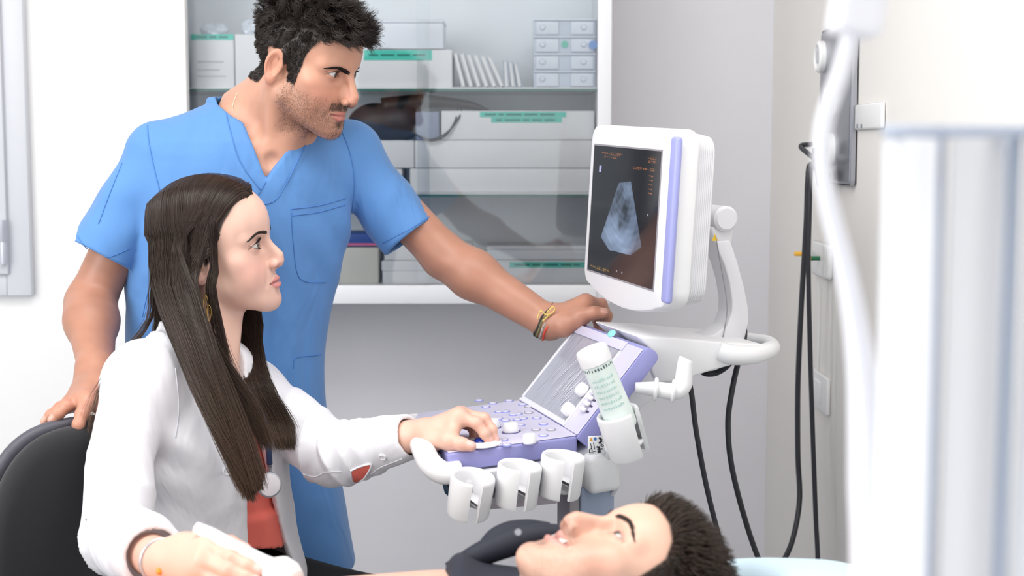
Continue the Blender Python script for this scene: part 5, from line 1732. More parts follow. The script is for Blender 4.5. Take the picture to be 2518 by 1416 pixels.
# necklace and wrist bands
nkc = [cast(px, py, man_bust, 2.45, 2.85, off=.0008) for px, py in ((584, 228), (577, 245), (573, 258), (572, 268))]
nkc += [P(580, 285, 2.60)]
tag(tube('neck_cord', nkc, .0006, mat('cord_cream', srgb(240, 228, 205), .5), None, 30, 8), 'thin cream cord around the neck of the man in scrubs', 'necklace')
wa = (lwr - lelb) / np.linalg.norm(lwr - lelb)
def wrist_band(name, label, off, r, rr, m, tilt, seed, wob=.0012):
    c = lwr + wa * off
    n1 = np.cross(wa, [0, 1.0, 0]); n1 /= np.linalg.norm(n1); n2 = np.cross(wa, n1)
    a = np.linspace(0, 2 * np.pi, 41)[:-1]
    C = c + rr * (np.cos(a)[:, None] * n1 + np.sin(a)[:, None] * n2) + wa * (tilt * np.sin(a) + wob * np.sin(5 * a + seed))[:, None]
    C = np.vstack([C, C[:1]])
    V, Fc = tube_data(C, r, 8, False)
    return tag(pydata(name, V, Fc, m, None, True), label, 'bracelet', 'woven bands on one wrist')
M_b1 = mat('band_olive', srgb(120, 118, 80), .8, var=.4, vscale=300)
M_b2 = mat('band_grey', srgb(170, 165, 160), .6, var=.5, vscale=300)
M_b3 = mat('band_red', srgb(214, 70, 50), .7)
M_b4 = mat('band_dark', srgb(64, 62, 58), .7, var=.5, vscale=300)
wrist_band('wrist_band', 'red thread bracelet, the one next to the gripping hand', .0075, .0017, 0.0345, M_b3, .004, 1)
wrist_band('wrist_band', 'pale grey braided bracelet between the red and the olive one', .0015, .0021, 0.0343, M_b2, .003, 2)
wb_ = wrist_band('wrist_band', 'olive woven bracelet with a yellow knot and loose ends', -.0045, .0024, 0.0347, M_b1, .002, 3)
wrist_band('wrist_band', 'dark narrow bracelet, highest up the forearm', -.0100, .0018, 0.0353, M_b4, .003, 4)
kq = cast(1352, 768, man_arm(lsh, lelb, lwr, MH_L), 2.5, 2.75, off=.003)
V, Fc = [], []
for k, pts in enumerate((([1356, 758], [1345, 768], [1352, 776], [1340, 772], [1330, 764], [1324, 775], [1322, 785]), ([1354, 770], [1342, 782], [1334, 790]), ([1350, 762], [1360, 754], [1364, 762], [1354, 772]))):
    C = catmull(np.array([P(px, py, kq[1] - .004) for px, py in pts]), 24)
    v, f_ = tube_data(C, .0013, 7)
    Fc += [[i + len(V) for i in ff] for ff in f_]; V += v.tolist()
pydata('knot_ends', V, Fc, mat('band_yellow', srgb(224, 196, 110), .7), wb_, True)

# =====================================================================================================  seated woman in a white coat
rw = np.random.default_rng(23)
WOM = dict(fem=1, jaw=.92, brow=.70, nose_tip=(.1115, -.0365), nose_bridge=.0800, ala=.88, lip=1.0, ns=.84, cheek=.55, open=.0016, flush=.38, liner_w=1.0, liner=(.03, .02, .02), chin_z=-.1055, chin_y=.0770, mouth_z=-.0715, mouth_y=.0985, mouth_w=.0225, eye_open=1.15)
wfr = head_frame(P(533, 604, 2.40), 84.5, 6.0, -10.0, .991)
wom = empty('person', (P(500, 1300, 2.38)[0], 2.38, 0)); tag(wom, 'seated long-haired woman in a white coat working the ultrasound machine', 'person')
wY = math.radians(52)
wL, wN = np.array([math.cos(wY), math.sin(wY)]), np.array([math.sin(wY), -math.cos(wY)])
wS = secs_loft([(846, 470, .058, .050, .060), (880, 466, .100, .068, .075), (930, 462, .140, .085, .092), (1000, 470, .148, .112, .100), (1100, 486, .146, .128, .102), (1200, 500, .142, .122, .100), (1310, 512, .148, .118, .108),
                (1420, 520, .172, .125, .125), (1500, 522, .185, .13, .13)], 2.40)
wrs, wls = P(338, 942, 2.285), P(626, 985, 2.505)
wre, wle = P(288, 1318, 2.115), P(822, 1122, 2.36)
wrw, wlw = P(398, 1378, 1.815), P(1004, 1074, 2.285)
wn0, wn1 = to_world((0, -.020, -.060), wfr), P(470, 880, 2.40)
def w_lat(q):
    cx, cy = np.interp(q[2], wS[0], wS[1]), np.interp(q[2], wS[0], wS[2])
    return (q[0] - cx) * wL[0] + (q[1] - cy) * wL[1]
# opening of the coat: near edge and far edge as lateral position by height
op_z = np.array([P(600, y, 2.32)[2] for y in (1430, 1350, 1250, 1180, 1080, 980, 900, 850)])
op_n = np.array([-.012, -.016, -.018, -.018, -.022, -.030, -.045, -.055])
op_f = np.array([.090, .075, .058, .046, .036, .038, .050, .055])
def wom_torso(p, grow):
    d, lat, dep = loft_sdf(p, wS, wL, wN, grow)
    d = smin(d, cap(p, P(462, 905, 2.40), wrs + (.012, .01, .006), .046 + grow, .050 + grow), .05)
    d = smin(d, cap(p, P(480, 905, 2.41), wls + (-.012, -.01, .006), .046 + grow, .048 + grow), .05)
    return d, lat, dep
def w_open(lat, z):
    o = np.argsort(op_z)
    a = np.interp(z, op_z[o], op_n[o]); b = np.interp(z, op_z[o], op_f[o])
    return np.maximum(a - lat, lat - b)
WSL = [wrs, wrs + (wre - wrs) * .5 + (-.008, -.01, 0), wre, wre + (wrw - wre) * .5, wrw - (wrw - wre) * .16]
WSR = [.050, .053, .056, .052, .045]
WLL = [wls, wls + (wle - wls) * .5 + (0, 0, .006), wle, wle + (wlw - wle) * .5 + (0, 0, .002), wlw + (wlw - wle) * .02]
WLR = [.055, .057, .0555, .048, .0375]
def wom_coat(p, folds=True):
    d, lat, dep = wom_torso(p, .008)
    z = p[:, 2]
    oc = w_open(lat, z)
    f = 0
    if folds:
        q = p * np.array([1, 1, .4], F32)
        f = .0034 * noise3(q, 30, 41) + .0018 * noise3(q, 80, 42)
        f += .0050 * (np.abs(np.sin(lat * 24 + z * 16 + .8)) - .5) * np.clip((.98 - z) / .25, 0, 1)
        f += .0040 * np.sin((lat * .6 + z) * 75) * np.exp(-((lat + .13) / .06) ** 2 - ((z - .88) / .10) ** 2)
    d = d + f
    lap = sstep(.042, .026, oc) * sstep(.74, .80, z) * (dep > 0) 
    d = d - (.0045 * lap).astype(F32)
    d = np.where(dep > -.01, smax(d, -oc, .004), d)
    inner, _, _ = wom_torso(p, -.009)
    d = smax(d, -np.maximum(inner, np.maximum(oc - .045, -dep)), .002)
    for (C, R, sd) in ((WSL, WSR, 3), (WLL, WLR, 5)):
        s, t = pathq(p, C, R)
        if folds:
            ph = p @ np.array([40, 25, 45], F32)
            w = np.exp(-((t - .5) / .20) ** 2)
            fd = 1 - .92 * sstep(.80, .90, t)
            rg = lambda v: 1.3 * (np.abs(np.sin(v)) ** .75) - .8
            s = s + (fd * (.0060 * w * rg(t * 24 + .42 * ph + sd) + .0022 * noise3(p, 60, 43 + sd) + .0034 * rg(t * 13 + ph * .32 + 2 * sd) * (1 - w))).astype(F32)
        ax = (np.asarray(C[-1]) - C[-2]); ax = ax / np.linalg.norm(ax)
        cut = (p - np.asarray(C[-1], F32)) @ ax.astype(F32)
        far_ = np.linalg.norm(p - np.asarray(C[-1], F32), axis=1)
        s = np.where((cut > -.05) & (far_ < .14), smax(s, cut, .002), s)
        hol = np.maximum(cap(p, C[-2], np.asarray(C[-1]) + ax * .03, R[-2] - .0105, R[-1] - .0105), -(cut + .03))
        s = np.maximum(s, -hol)
        k = (.003 + .045 * np.clip(1 - t * 3.2, 0, 1)).astype(F32)
        d = smin(d, s, k)
    # stand-up collar
    col_ = np.abs(cap(p, P(474, 872, 2.40), P(492, 800, 2.40), .074, .066)) - .0035
    cz = (p - P(478, 860, 2.40).astype(F32)) @ ((P(492, 800, 2.40) - P(474, 872, 2.40)) / np.linalg.norm(P(492, 800, 2.40) - P(474, 872, 2.40))).astype(F32)
    col_ = smax(smax(col_, cz - .040, .003), -cz - .03, .003)
    col_ = smax(col_, -(w_open(lat * 1.0, z) * 1.0 + .0) if False else np.where(dep > .01, -w_open(lat, np.minimum(z, op_z.max())) - 0.004, -1.0).astype(F32), .003)
    d = smin(d, col_, .006)
    return np.maximum(d, wS[0][0] + .002 - z)
M_coat = mat('coat_white', srgb(240, 240, 246), .8, bump=.10, bscale=1200, bdist=.0005, sheen=.1)
add_wrinkles(M_coat, 9.0, .016, (1.2, 1.2, .7))
coatlo = np.minimum(np.array(WSL + WLL).min(0) - .08, vec(P(300, 0, 2.4)[0], 2.1, .5)); coathi = np.maximum(np.array(WSL + WLL).max(0) + .08, vec(P(760, 0, 2.4)[0], 2.62, P(480, 780, 2.4)[2]))
coatlo[2] = wS[0][0] - .01
coat = sdf_obj('white_coat', wom_coat, coatlo, coathi, .0040, M_coat, wom, snap=1)
# blouse
M_coral = mat('blouse_coral', srgb(240, 116, 102), .75, bump=.1, bscale=900, bdist=.0005)
bz0 = P(560, 905, 2.36)
def blouse(p):
    d, lat, dep = wom_torso(p, -.012)
    z = p[:, 2]
    d = d + .0020 * noise3(p * np.array([1, 1, .5], F32), 50, 51) + (.003 * np.sin(lat * 70 + z * 30) * (z < .82)).astype(F32)
    d = d - (.005 * sstep(.88, .93, z)).astype(F32)
    hem = P(640, 1318, 2.3)[2]
    d = d - (.010 * sstep(hem + .03, hem + .015, z) * (dep > .03) * sstep(.075, .05, np.abs(lat - .02))).astype(F32)
    vc = np.abs(lat + .022) - .24 * np.clip(z - P(600, 1000, 2.33)[2], 0, 1)
    d = np.where(dep > 0, smax(d, -np.maximum(vc, P(600, 1000, 2.33)[2] - z), .003), d)
    d = smax(d, -cap(p, wn0, wn1, .060, .066), .004)
    return np.maximum(d, P(640, 1362, 2.3)[2] + .2 * np.clip(-lat, -1, 1) - z)
sdf_obj('blouse', blouse, vec(P(300, 0, 2.4)[0], 2.1, .58), vec(P(760, 0, 2.4)[0], 2.62, P(480, 850, 2.4)[2]), .0045, M_coral, wom, snap=1)
# inner sleeve glimpsed through the cuff slit
def inner_sl(p):
    return cap(p, WLL[2] + (WLL[3] - WLL[2]) * .45, WLL[4] - (WLL[4] - WLL[3]) * .55, .047, .036)
# trousers
def wom_legs(p):
    d = None
    hip = np.array([P(530, 1460, 2.40)[0], 2.40, .555])
    for s in (-1, 1):
        h0 = hip + np.array([wL[0], wL[1], 0]) * .085 * s
        k0 = h0 + np.array([.86, -.25 if s < 0 else .16, 0]) * .40 + (0, 0, -.075)
        a0 = k0 + (-.02, 0, -.36)
        c = chain(p, [h0, k0, a0], [.092, .066, .050], .02)
        d = c if d is None else smin(d, c, .02)
    return d + .003 * noise3(p, 35, 61)
sdf_obj('trousers', wom_legs, vec(P(530, 1460, 2.4)[0] - .25, 2.0, .05), vec(P(530, 1460, 2.4)[0] + .55, 2.75, .72), .008, mat('trousers_black', srgb(26, 26, 30), .85, bump=.2, bscale=700), wom)
for s in (-1, 1):
    h0 = np.array([P(530, 1460, 2.40)[0], 2.40, .555]) + np.array([wL[0], wL[1], 0]) * .085 * s
    a0 = h0 + np.array([.86, -.25 if s < 0 else .16, 0]) * .40 + (-.02, 0, -.43)
    def shoe2(p, a0=a0):
        d = smin(cap(p, vec(a0[0] - .02, a0[1], .04), vec(a0[0] + .13, a0[1], .028), .036, .026), cap(p, vec(a0[0], a0[1], .05), vec(a0[0], a0[1], .10), .036, .034), .03)
        return np.maximum(d, .001 - p[:, 2])
    sdf_obj('shoe', shoe2, vec(a0[0] - .1, a0[1] - .1, 0), vec(a0[0] + .2, a0[1] + .1, .15), .008, M_black, wom)

# skin: head, neck, chest, hands
def wom_bust(p):
    d = head_near(to_local(p, wfr), WOM)
    n_ = cap(p, wn0, wn1, .0465, .0500)
    n_ = smin(n_, cap(p, to_world((.052, -.012, -.055), wfr), P(556, 935, 2.365), .010, .008), .03)
    n_ = smin(n_, cap(p, to_world((0, .010, -.088), wfr), P(548, 925, 2.37), .022, .024), .03)
    d = smin(d, n_, .016)
    t, lat, dep = wom_torso(p, -.021)
    t = np.maximum(t, .85 - p[:, 2])
    return smin(d, t, .03)
def hairmask_w(L):
    x = np.abs(L[:, 0]); y = L[:, 1]; z = L[:, 2]
    zmin = np.interp(y + .006, [-.12, -.07, -.04, -.035, -.004, .004, .018, .028, .045, .062, .075, .09], [-.08, -.08, -.06, .018, .022, -.020, -.010, .015, .048, .072, .086, .092])
    return sstep(-.002, .005, z - zmin) * (x < .080 + .02 * (z > .02))
SK_W = np.array([.80, .52, .42])
parts, cols = [], []
Vw, Qw = surface(wom_bust, wfr['o'] - (.15, .12, .29), wfr['o'] + (.14, .12, .135), .0015, snap=1, margin=2.2)
Lw = to_local(Vw, wfr)
HC_W = np.array([.033, .020, .015])
cw_ = face_color(Lw, WOM, SK_W, (.66, .24, .24), (.80, .34, .29), None, HC_W, hairmask_w, 0)
parts.append((Vw, Qw)); cols.append(cw_)
WH_L = dict(wrist=P(1040, 1068, 2.275), s=.98,
            fingers=[[P(1127, 1026, 2.252), P(1172, 1040, 2.240), P(1192, 1066, 2.236), P(1203, 1086, 2.236)],
                     [P(1133, 1019, 2.272), P(1190, 1030, 2.258), P(1209, 1057, 2.250), P(1218, 1083, 2.246)],
                     [P(1129, 1024, 2.292), P(1180, 1038, 2.284), P(1186, 1066, 2.276), P(1178, 1084, 2.270)],
                     [P(1120, 1034, 2.310), P(1162, 1050, 2.304), P(1166, 1072, 2.298), P(1158, 1086, 2.292)]],
            thumb=[P(1062, 1080, 2.246), P(1104, 1084, 2.222), P(1136, 1092, 2.210), P(1158, 1097, 2.206)])
WH_R = dict(wrist=P(412, 1376, 1.805), s=1.0,
            fingers=[[P(508, 1350, 1.765), P(568, 1372, 1.742), P(608, 1390, 1.735), P(636, 1402, 1.732)],
                     [P(500, 1372, 1.752), P(560, 1402, 1.732), P(604, 1420, 1.728), P(634, 1430, 1.726)],
                     [P(486, 1396, 1.752), P(540, 1430, 1.735), P(584, 1444, 1.730), P(612, 1450, 1.728)],
                     [P(470, 1416, 1.760), P(514, 1448, 1.745), P(550, 1460, 1.740), P(574, 1466, 1.738)]],
            thumb=[P(452, 1346, 1.800), P(510, 1330, 1.790), P(566, 1338, 1.778), P(602, 1352, 1.768)])
for (sh, el, wr, H, nd) in ((wls, wle, wlw, WH_L, ((.5, -.3, .8), (.5, -.3, .8), (0, 0, 1), (0, 0, 1), (.1, -.6, .8))), (wrs, wre, wrw, WH_R, ((0, -.6, .8),) * 4 + ((0, .3, 1),))):
    def f(p, sh=sh, el=el, wr=wr, H=H):
        d = smin(cap(p, sh, el, .036, .034), cap(p, el, el + (wr - el) * .35, .034, .036), .02)
        d = smin(d, cap(p, el + (wr - el) * .35, wr, .036, .0245), .02)
        d = smin(d, cap(p, wr, H['wrist'], .0240, .0225), .012)
        return smin(d, hand_sdf(p, H), .014)
    ap = np.array([sh, el, wr] + [q for fg in H['fingers'] for q in fg] + H['thumb'])
    V, Q = surface(f, ap.min(0) - .05, ap.max(0) + .05, .0021, snap=1)
    c = np.tile(np.append(SK_W * np.array([.98, .93, .90]), 1.0), (len(V), 1))
    c[:, :3] *= (1 + .04 * noise3(V.astype(F32), 70, 5))[:, None]
    kn_ = np.max([gauss(np.linalg.norm(V - q, axis=1), .012) for fg in H['fingers'] for q in (fg[1], fg[3])] + [gauss(np.linalg.norm(V - q, axis=1), .012) for q in H['thumb'][2:]], 0)
    c[:, :3] = mixc(c[:, :3], (.80, .36, .29), .45 * kn_)
    c[:, :3] = mixc(c[:, :3], (.86, .55, .50), .85 * nail_w(V, H['fingers'] + [H['thumb']], nd))
    parts.append((V, Q)); cols.append(c)
Vx, Qx = merge_parts(parts)
Qx = bridge(Vx, Qx, parts, [wls + (-.02, 0, -.03), wrs + (.02, .02, -.03)])
pydata('body', Vx, Qx, M_skin, wom, True, True, np.concatenate(cols))
for s in (1, -1):
    eyeball('eye', wfr, s, (-.05, 1, .02), (.10, .075, .055), wom)
br = np.concatenate([brow_strands(wfr, WOM, s, (.0115, .0160), (.033, .0215), (.0500, .0140), .0028, 300, .0060, rw) for s in (1, -1)])
strands_mesh('eyebrow', br, .00024, M_hair, wom, col=np.tile([.035, .022, .016, 1], (len(br), 1)))
ls = np.concatenate([lash_strands(wfr, WOM, s, 56, .0088, rw) for s in (1, -1)] + [lash_strands(wfr, WOM, s, 24, .0026, rw, True) for s in (1, -1)])
strands_mesh('eyelashes', ls, .00024, M_hair, wom, col=np.tile([.008, .006, .006, 1], (len(ls), 1)))
tt = np.array([(x, WOM['mouth_y'] - .0105 - 8 * x * x, z) for z in (WOM['mouth_z'] - .0040, WOM['mouth_z'] + .0045) for x in np.linspace(-.014, .014, 9)])
pydata('teeth', to_world(tt, wfr), [[i, i + 1, 9 + i + 1, 9 + i] for i in range(8)], mat('teeth_white', srgb(236, 230, 222), .25), wom, True)

# long straight hair
def skull(th, y, off):
    """point on the offset cranium: th from the parting (0) down the side"""
    c = np.array([0, -.012, .034]); r = np.array([.0745, .099, .083])[None] + np.asarray(off).reshape(-1, 1)
    yy = np.clip((y - c[1]) / r[:, 1], -.985, .985)
    k = np.sqrt(1 - yy ** 2)
    return np.stack([c[0] + r[:, 0] * k * np.sin(th), y, c[2] + r[:, 2] * k * np.cos(th)], 1)
def spline_rows(K, n):
    """K: (keys, strands, 3) -> (strands, n, 3) Catmull-Rom with per-key weights equal"""
    K = np.asarray(K)
    P4 = np.concatenate([2 * K[:1] - K[1:2], K, 2 * K[-1:] - K[-2:-1]])
    kk = len(K) - 1
    t = np.linspace(0, kk, n); i = np.minimum(t.astype(int), kk - 1); u = (t - i)[:, None, None]
    a, b, c, d = P4[i], P4[i + 1], P4[i + 2], P4[i + 3]
    return (0.5 * (2 * b + (c - a) * u + (2 * a - 5 * b + 4 * c - d) * u ** 2 + (3 * b - a - 3 * c + d) * u ** 3)).transpose(1, 0, 2)
def PV(px, py, Y):
    px, py, Y = [np.broadcast_to(v, (max(np.size(px), np.size(py), np.size(Y)),)) for v in (px, py, Y)]
    return np.array([P(a, b, c) for a, b, c in zip(px, py, Y)])
allC, allcol = [], []
def add_hair(K, n, bright, seedn, jitter=.0012):
    C = spline_rows(K, n)
    u = np.linspace(0, 1, n)[None, :, None]
    ph = rw.random((len(C), 1, 1)) * 6.28; w = rw.normal(0, 1, (len(C), 1, 3))
    C = C + jitter * u * np.sin(ph + u * 7) * w
    cl_ = rw.integers(0, 70, len(C)); cw_2 = rw.normal(0, 1, (70, 1, 3)) * np.array([1, .5, .3]); cph = rw.random((70, 1, 1)) * 6.28
    C = C + .0040 * np.clip(u - .35, 0, 1) * 1.5 * (cw_2[cl_] * np.sin(cph[cl_] + u * 5) + .5 * cw_2[cl_])
    allC.append(C)
    v = rw.uniform(.7, 1.5, (len(C), 1)) * bright
    cc_ = HC_W[None] * v
    g = np.linspace(0, 1, n)
    tipc = np.array([.17, .105, .068])
    col = cc_[:, None] * (1 - .6 * g[None, :, None] ** 4) + tipc[None, None] * (.6 * g[None, :, None] ** 4) * v[:, None]
    allcol.append(np.concatenate([np.clip(col, 0, 1), np.ones((len(C), n, 1))], 2))
def side_hair(n, side, y0a, y0b, K3, seedn, front=False, length=1.0):
    a = rw.random(n)                                  # 0 front .. 1 back
    dp = rw.random(n)                                 # depth in the hair layer
    y0 = y0a + (y0b - y0a) * a
    off = .003 + .009 * dp
    th0 = np.full(n, .03) + rw.normal(0, .02, n)
    sw = np.clip((y0 + .02) / .09, 0, 1)              # how far forward the root sits
    y1 = y0 - .009 * sw; y2 = y0 - .034 * sw - .002; y3 = np.where(sw > 0, -.012 - .030 * (1 - sw), y0 - .004)
    k0 = skull(th0 - .04, np.minimum(y0, .078), off * .5 + .002)
    k1 = skull(np.full(n, .62), y1, off + .004)
    k2 = skull(np.full(n, 1.18), y2, off + .005)
    k3 = skull(np.full(n, 1.62), np.where(sw > 0, y3 - .004, y0 * 1.02), off + .004)
    K = [k0, k1, k2, k3]
    for k in K: k[:, 0] *= side
    K = [to_world(k, wfr) for k in K]
    return K, a, dp, sw
# near side: everything flows down over the near breast
n = 4300
K, a, dp, sw = side_hair(n, 1, .030, -.092, None, 1)
w = np.clip(1 - a + rw.normal(0, .08, n), 0, 1)
Yo = .030 * dp
ln = np.clip(1.06 - .34 * rw.random(n) ** 1.6, .6, 1.06)
ck_ = np.minimum((w * 8).astype(int), 7)
wl = .35 * w + .65 * ((ck_ + .5) / 8) + rw.normal(0, .012, n)
ln = ln * np.array([.93, 1.0, .96, 1.03, 1.0, 1.04, .97, .90])[ck_]
K += [PV(372 + 104 * w, 700, 2.308 - Yo + .055 * (1 - w)), PV(428 + 96 * w, 850, 2.262 - Yo + .040 * (1 - w)), PV(486 + 86 * wl, 985, 2.232 - Yo + .012), PV(545 + 66 * wl, 985 + 130 * ln, 2.214 - Yo * .8 + .012 * w), PV(592 + 44 * wl, 985 + 226 * ln, 2.210 - Yo * .7 + .012 * w)]
add_hair(K, 19, 1.0, 1)
# front sweep tucked over the ear
n = 2300
K, a, dp, sw = side_hair(n, 1, .078, .020, None, 2)
w = np.clip(.55 + .45 * (1 - a) + rw.normal(0, .05, n), 0, 1)
Yo = .020 * dp
ln = rw.uniform(.80, 1.0, n)
K[3] = to_world(np.stack([.0835 + .004 * dp, -.030 + .022 * w + rw.normal(0, .003, n), .004 - .010 * w + rw.normal(0, .002, n)], 1), wfr)
K += [PV(420 + 66 * w, 720, 2.302 - Yo), PV(452 + 76 * w, 850, 2.255 - Yo), PV(502 + 78 * w, 985, 2.226 - Yo), PV(555 + 66 * w, 985 + 130 * ln, 2.212 - Yo), PV(596 + 48 * w, 985 + 222 * ln, 2.210 - Yo)]
add_hair(K, 19, 1.05, 2)
# hairline of the near temple, combed back
n = 700
a = rw.random(n); dp = rw.random(n)
HL = catmull(np.array([(.004, .079, .090), (.022, .075, .083), (.040, .064, .068), (.054, .048, .044), (.062, .036, .026)]), 60)
k0 = HL[(a * 59).astype(int)] + rw.normal(0, .0012, (n, 3))
k0 = k0 * np.array([.965, .965, .97])
k1 = k0 + np.stack([.0085 + .003 * dp + 0 * a, -.009 - .003 * a, .004 - .008 * a], 1)
k2 = np.stack([.0775 + .006 * dp - .012 * (1 - a), .020 - .008 * a + .014 * (1 - a), .030 - .030 * a + .016 * (1 - a)], 1)
k3 = np.stack([.0850 + .004 * dp, -.010 - .016 * rw.random(n), .004 - .012 * a], 1)
w = np.clip(.6 + .4 * a, 0, 1)
K = [to_world(k, wfr) for k in (k0, k1, k2, k3)] + [PV(425 + 62 * w, 720, 2.298 - .01 * dp), PV(455 + 76 * w, 850, 2.252 - .01 * dp), PV(505 + 78 * w, 985, 2.222 - .01 * dp), PV(556 + 66 * w, 1100, 2.208), PV(596 + 48 * w, 1165 + 30 * dp, 2.206)]
add_hair(K, 19, 1.0, 7)
# thin locks in front of the ear
n = 150
K, a, dp, sw = side_hair(n, 1, .072, .045, None, 3)
w = rw.random(n)
K[3] = to_world(np.stack([.0795 + .003 * dp, .010 + .012 * w, -.012 - .010 * w], 1), wfr)
K += [PV(508 + 22 * w, 705, 2.318 - .01 * dp), PV(520 + 26 * w, 790, 2.318 - .01 * dp), PV(545 + 24 * w, 890, 2.300), PV(585 + 30 * w, 985, 2.275), PV(612 + 24 * w, 1060 + 40 * dp, 2.262)]
add_hair(K, 19, .9, 3, .002)
# lock that splits off towards the blouse
n = 800
K, a, dp, sw = side_hair(n, 1, .040, -.03, None, 8)
w = rw.random(n)
K += [PV(430 + 50 * w, 705, 2.305 - .01 * dp), PV(480 + 46 * w, 830, 2.262 - .01 * dp), PV(540 + 52 * w, 935, 2.242), PV(600 + 40 * w, 1010, 2.238), PV(640 + 30 * w, 1070 + 40 * dp, 2.236)]
add_hair(K, 19, 1.05, 8, .002)
# far side
n = 2200
K, a, dp, sw = side_hair(n, -1, .076, -.090, None, 4)
w = np.clip(1 - a + rw.normal(0, .1, n), 0, 1)
ln = rw.uniform(.8, 1.0, n)
yy_ = {k: min(cast(px, py, lambda p: wom_coat(p, False), 2.05, 2.62)[1] for px, py in pp) - .014 for k, pp in dict(a=((640, 955), (610, 955)), b=((690, 1040), (660, 1040)), c=((715, 1095), (690, 1100))).items()}
K += [PV(520 + 118 * w, 745, 2.492 - .02 * w), PV(575 + 66 * w, 850, 2.462 - .03 * w), PV(612 + 56 * w, 955, yy_['a'] + .012 * dp), PV(654 + 58 * w, 955 + 88 * ln, yy_['b'] + .010 * dp), PV(680 + 46 * w, 955 + 152 * ln, yy_['c'] + .010 * dp)]
add_hair(K, 19, .85, 4)
# back hair behind the shoulder
n = 900
K, a, dp, sw = side_hair(n, 1, -.060, -.096, None, 5)
K += [PV(372 + 60 * a, 700, 2.36 + .03 * a), PV(380 + 50 * a, 790, 2.36 + .03 * a), PV(370 + 55 * a, 860, 2.37 + .02 * a), PV(352 + 60 * a, 905, 2.375 + .02 * a), PV(335 + 62 * a, 940, 2.38 + .02 * a)]
add_hair(K, 19, .95, 5)
n = 46
K, a, dp, sw = side_hair(n, 1, -.070, -.094, None, 6)
w = rw.random(n)
K += [PV(366 + 18 * w, 720, 2.33 + .01 * w), PV(360 + 12 * w, 790, 2.325 + .01 * w), PV(302 + 20 * w, 862, 2.29 + .01 * w), PV(236 + 14 * w, 960, 2.25 + .01 * w), PV(212 + 8 * w, 1030 + 60 * w, 2.235 + .01 * w)]
add_hair(K, 19, 1.3, 6, .003)
C = np.concatenate(allC); col = np.concatenate(allcol)
assert C.shape[:2] == col.shape[:2]
strands_mesh('hair', C, rw.uniform(.00030, .00050, len(C)), M_hair, wom, col=col, kind='stuff', taper=.3)
# solid inner mass under the strands
def hair_core(p):
    L = to_local(p, wfr)
    d = ell(L, (0, -.014, .034), (.0770, .1020, .0860))
    d = smax(d, -(np.interp(L[:, 1], [-.13, -.02, .0, .02, .045, .07, .09], [-.2, -.03, -.005, .012, .045, .078, .10]).astype(F32) * -1 + L[:, 2]) * .8, .01)
    return d
sdf_obj('hair_core', hair_core, wfr['o'] - .15, wfr['o'] + .15, .003, mat('hair_core_brown', (.030, .020, .016, 1), .5), wom)

# coat details
fc = lambda p: wom_coat(p, True)
def button_on(name, px, py, f, r, m, parent, Y0, Y1):
    q = cast(px, py, f, Y0, Y1)
    e = 1e-3; qq = q.astype(F32)[None]
    g = np.array([float(f(qq + np.eye(3, dtype=F32)[i] * e)[0] - f(qq - np.eye(3, dtype=F32)[i] * e)[0]) for i in range(3)])
    return lathe(name, [(0, .0016), (r * .55, .0014), (r * .75, .0026), (r, .0020), (r, -.0005), (0, -.0005)], m, parent, tuple(q), tuple(g / np.linalg.norm(g)), 20)
M_btn = mat('button_white', srgb(236, 236, 240), .3)
for (px, py) in ((559, 1158), (690, 1116), (941, 1124)):
    button_on('button', px, py, fc, .0062 if px > 900 else .0075, M_btn, coat, 1.9, 2.6)
M_cseam = mat('coat_seam', srgb(228, 228, 236), .8)
for path in ([(432, 905), (440, 1000), (432, 1075)], [(722, 1152), (745, 1165), (775, 1172), (800, 1162), (840, 1160)], [(905, 1172), (935, 1150), (990, 1128)]):
    seam_on('seam', fc, path, M_cseam, coat, 1.9, 2.65, .0009)
# opening slit of the cuff with the coral lining
sl_pts = [(862, 1158), (884, 1148), (912, 1142), (905, 1162), (890, 1180), (868, 1186)]
pc_ = np.mean(sl_pts, 0); sp2 = catmull(np.array(sl_pts + [sl_pts[0]], float), 25)[:-1]
V, Fc = [], []
for i, k in enumerate((1.0, .8, .55, .3)):
    V += [cast(*(pc_ + (q - pc_) * k), fc, 2.0, 2.6, off=.0012) for q in sp2]
m_ = len(sp2)
for i in range(3):
    Fc += [[i * m_ + j, i * m_ + (j + 1) % m_, (i + 1) * m_ + (j + 1) % m_, (i + 1) * m_ + j] for j in range(m_)]
Fc.append([3 * m_ + j for j in range(m_)])
slit = pydata('cuff_slit', V, Fc, M_coral, coat, True)
V, Fc = tube_data(np.array(V[:m_] + V[:1]), .0016, 8, False)
pydata('slit_edge', V, Fc, M_coat, slit, True)

# earring
ear = to_world((.085, -.006, -.048), wfr)
M_gold = mat('gold', srgb(226, 186, 110), .25, .9)
eg = empty('earring', tuple(ear)); tag(eg, 'long gold drop earring with leaf shapes hanging beside the long hair', 'earring')
q = P(513, 712, ear[1] - .012)
tube('ear_hook', [P(510, 702, ear[1] - .008), P(513, 708, ear[1] - .012), P(513, 718, ear[1] - .012)], .0007, M_gold, eg, 12, 8)
for k, (px, py, ln_, wd) in enumerate(((511, 738, .030, .0042), (518, 748, .036, .0040), (506, 752, .034, .0036), (514, 770, .026, .0034))):
    c = P(px, py, ear[1] - .012 - .002 * k)
    a = np.linspace(0, 2 * np.pi, 25)
    C = np.stack([c[0] + wd * np.sin(a) * (1 + .3 * np.cos(a)), np.full(25, c[1]), c[2] + ln_ / 2 * np.cos(a)], 1)
    V, Fc = tube_data(C, .00075, 7, False)
    pydata('leaf_drop', V, Fc, M_gold, eg, True)

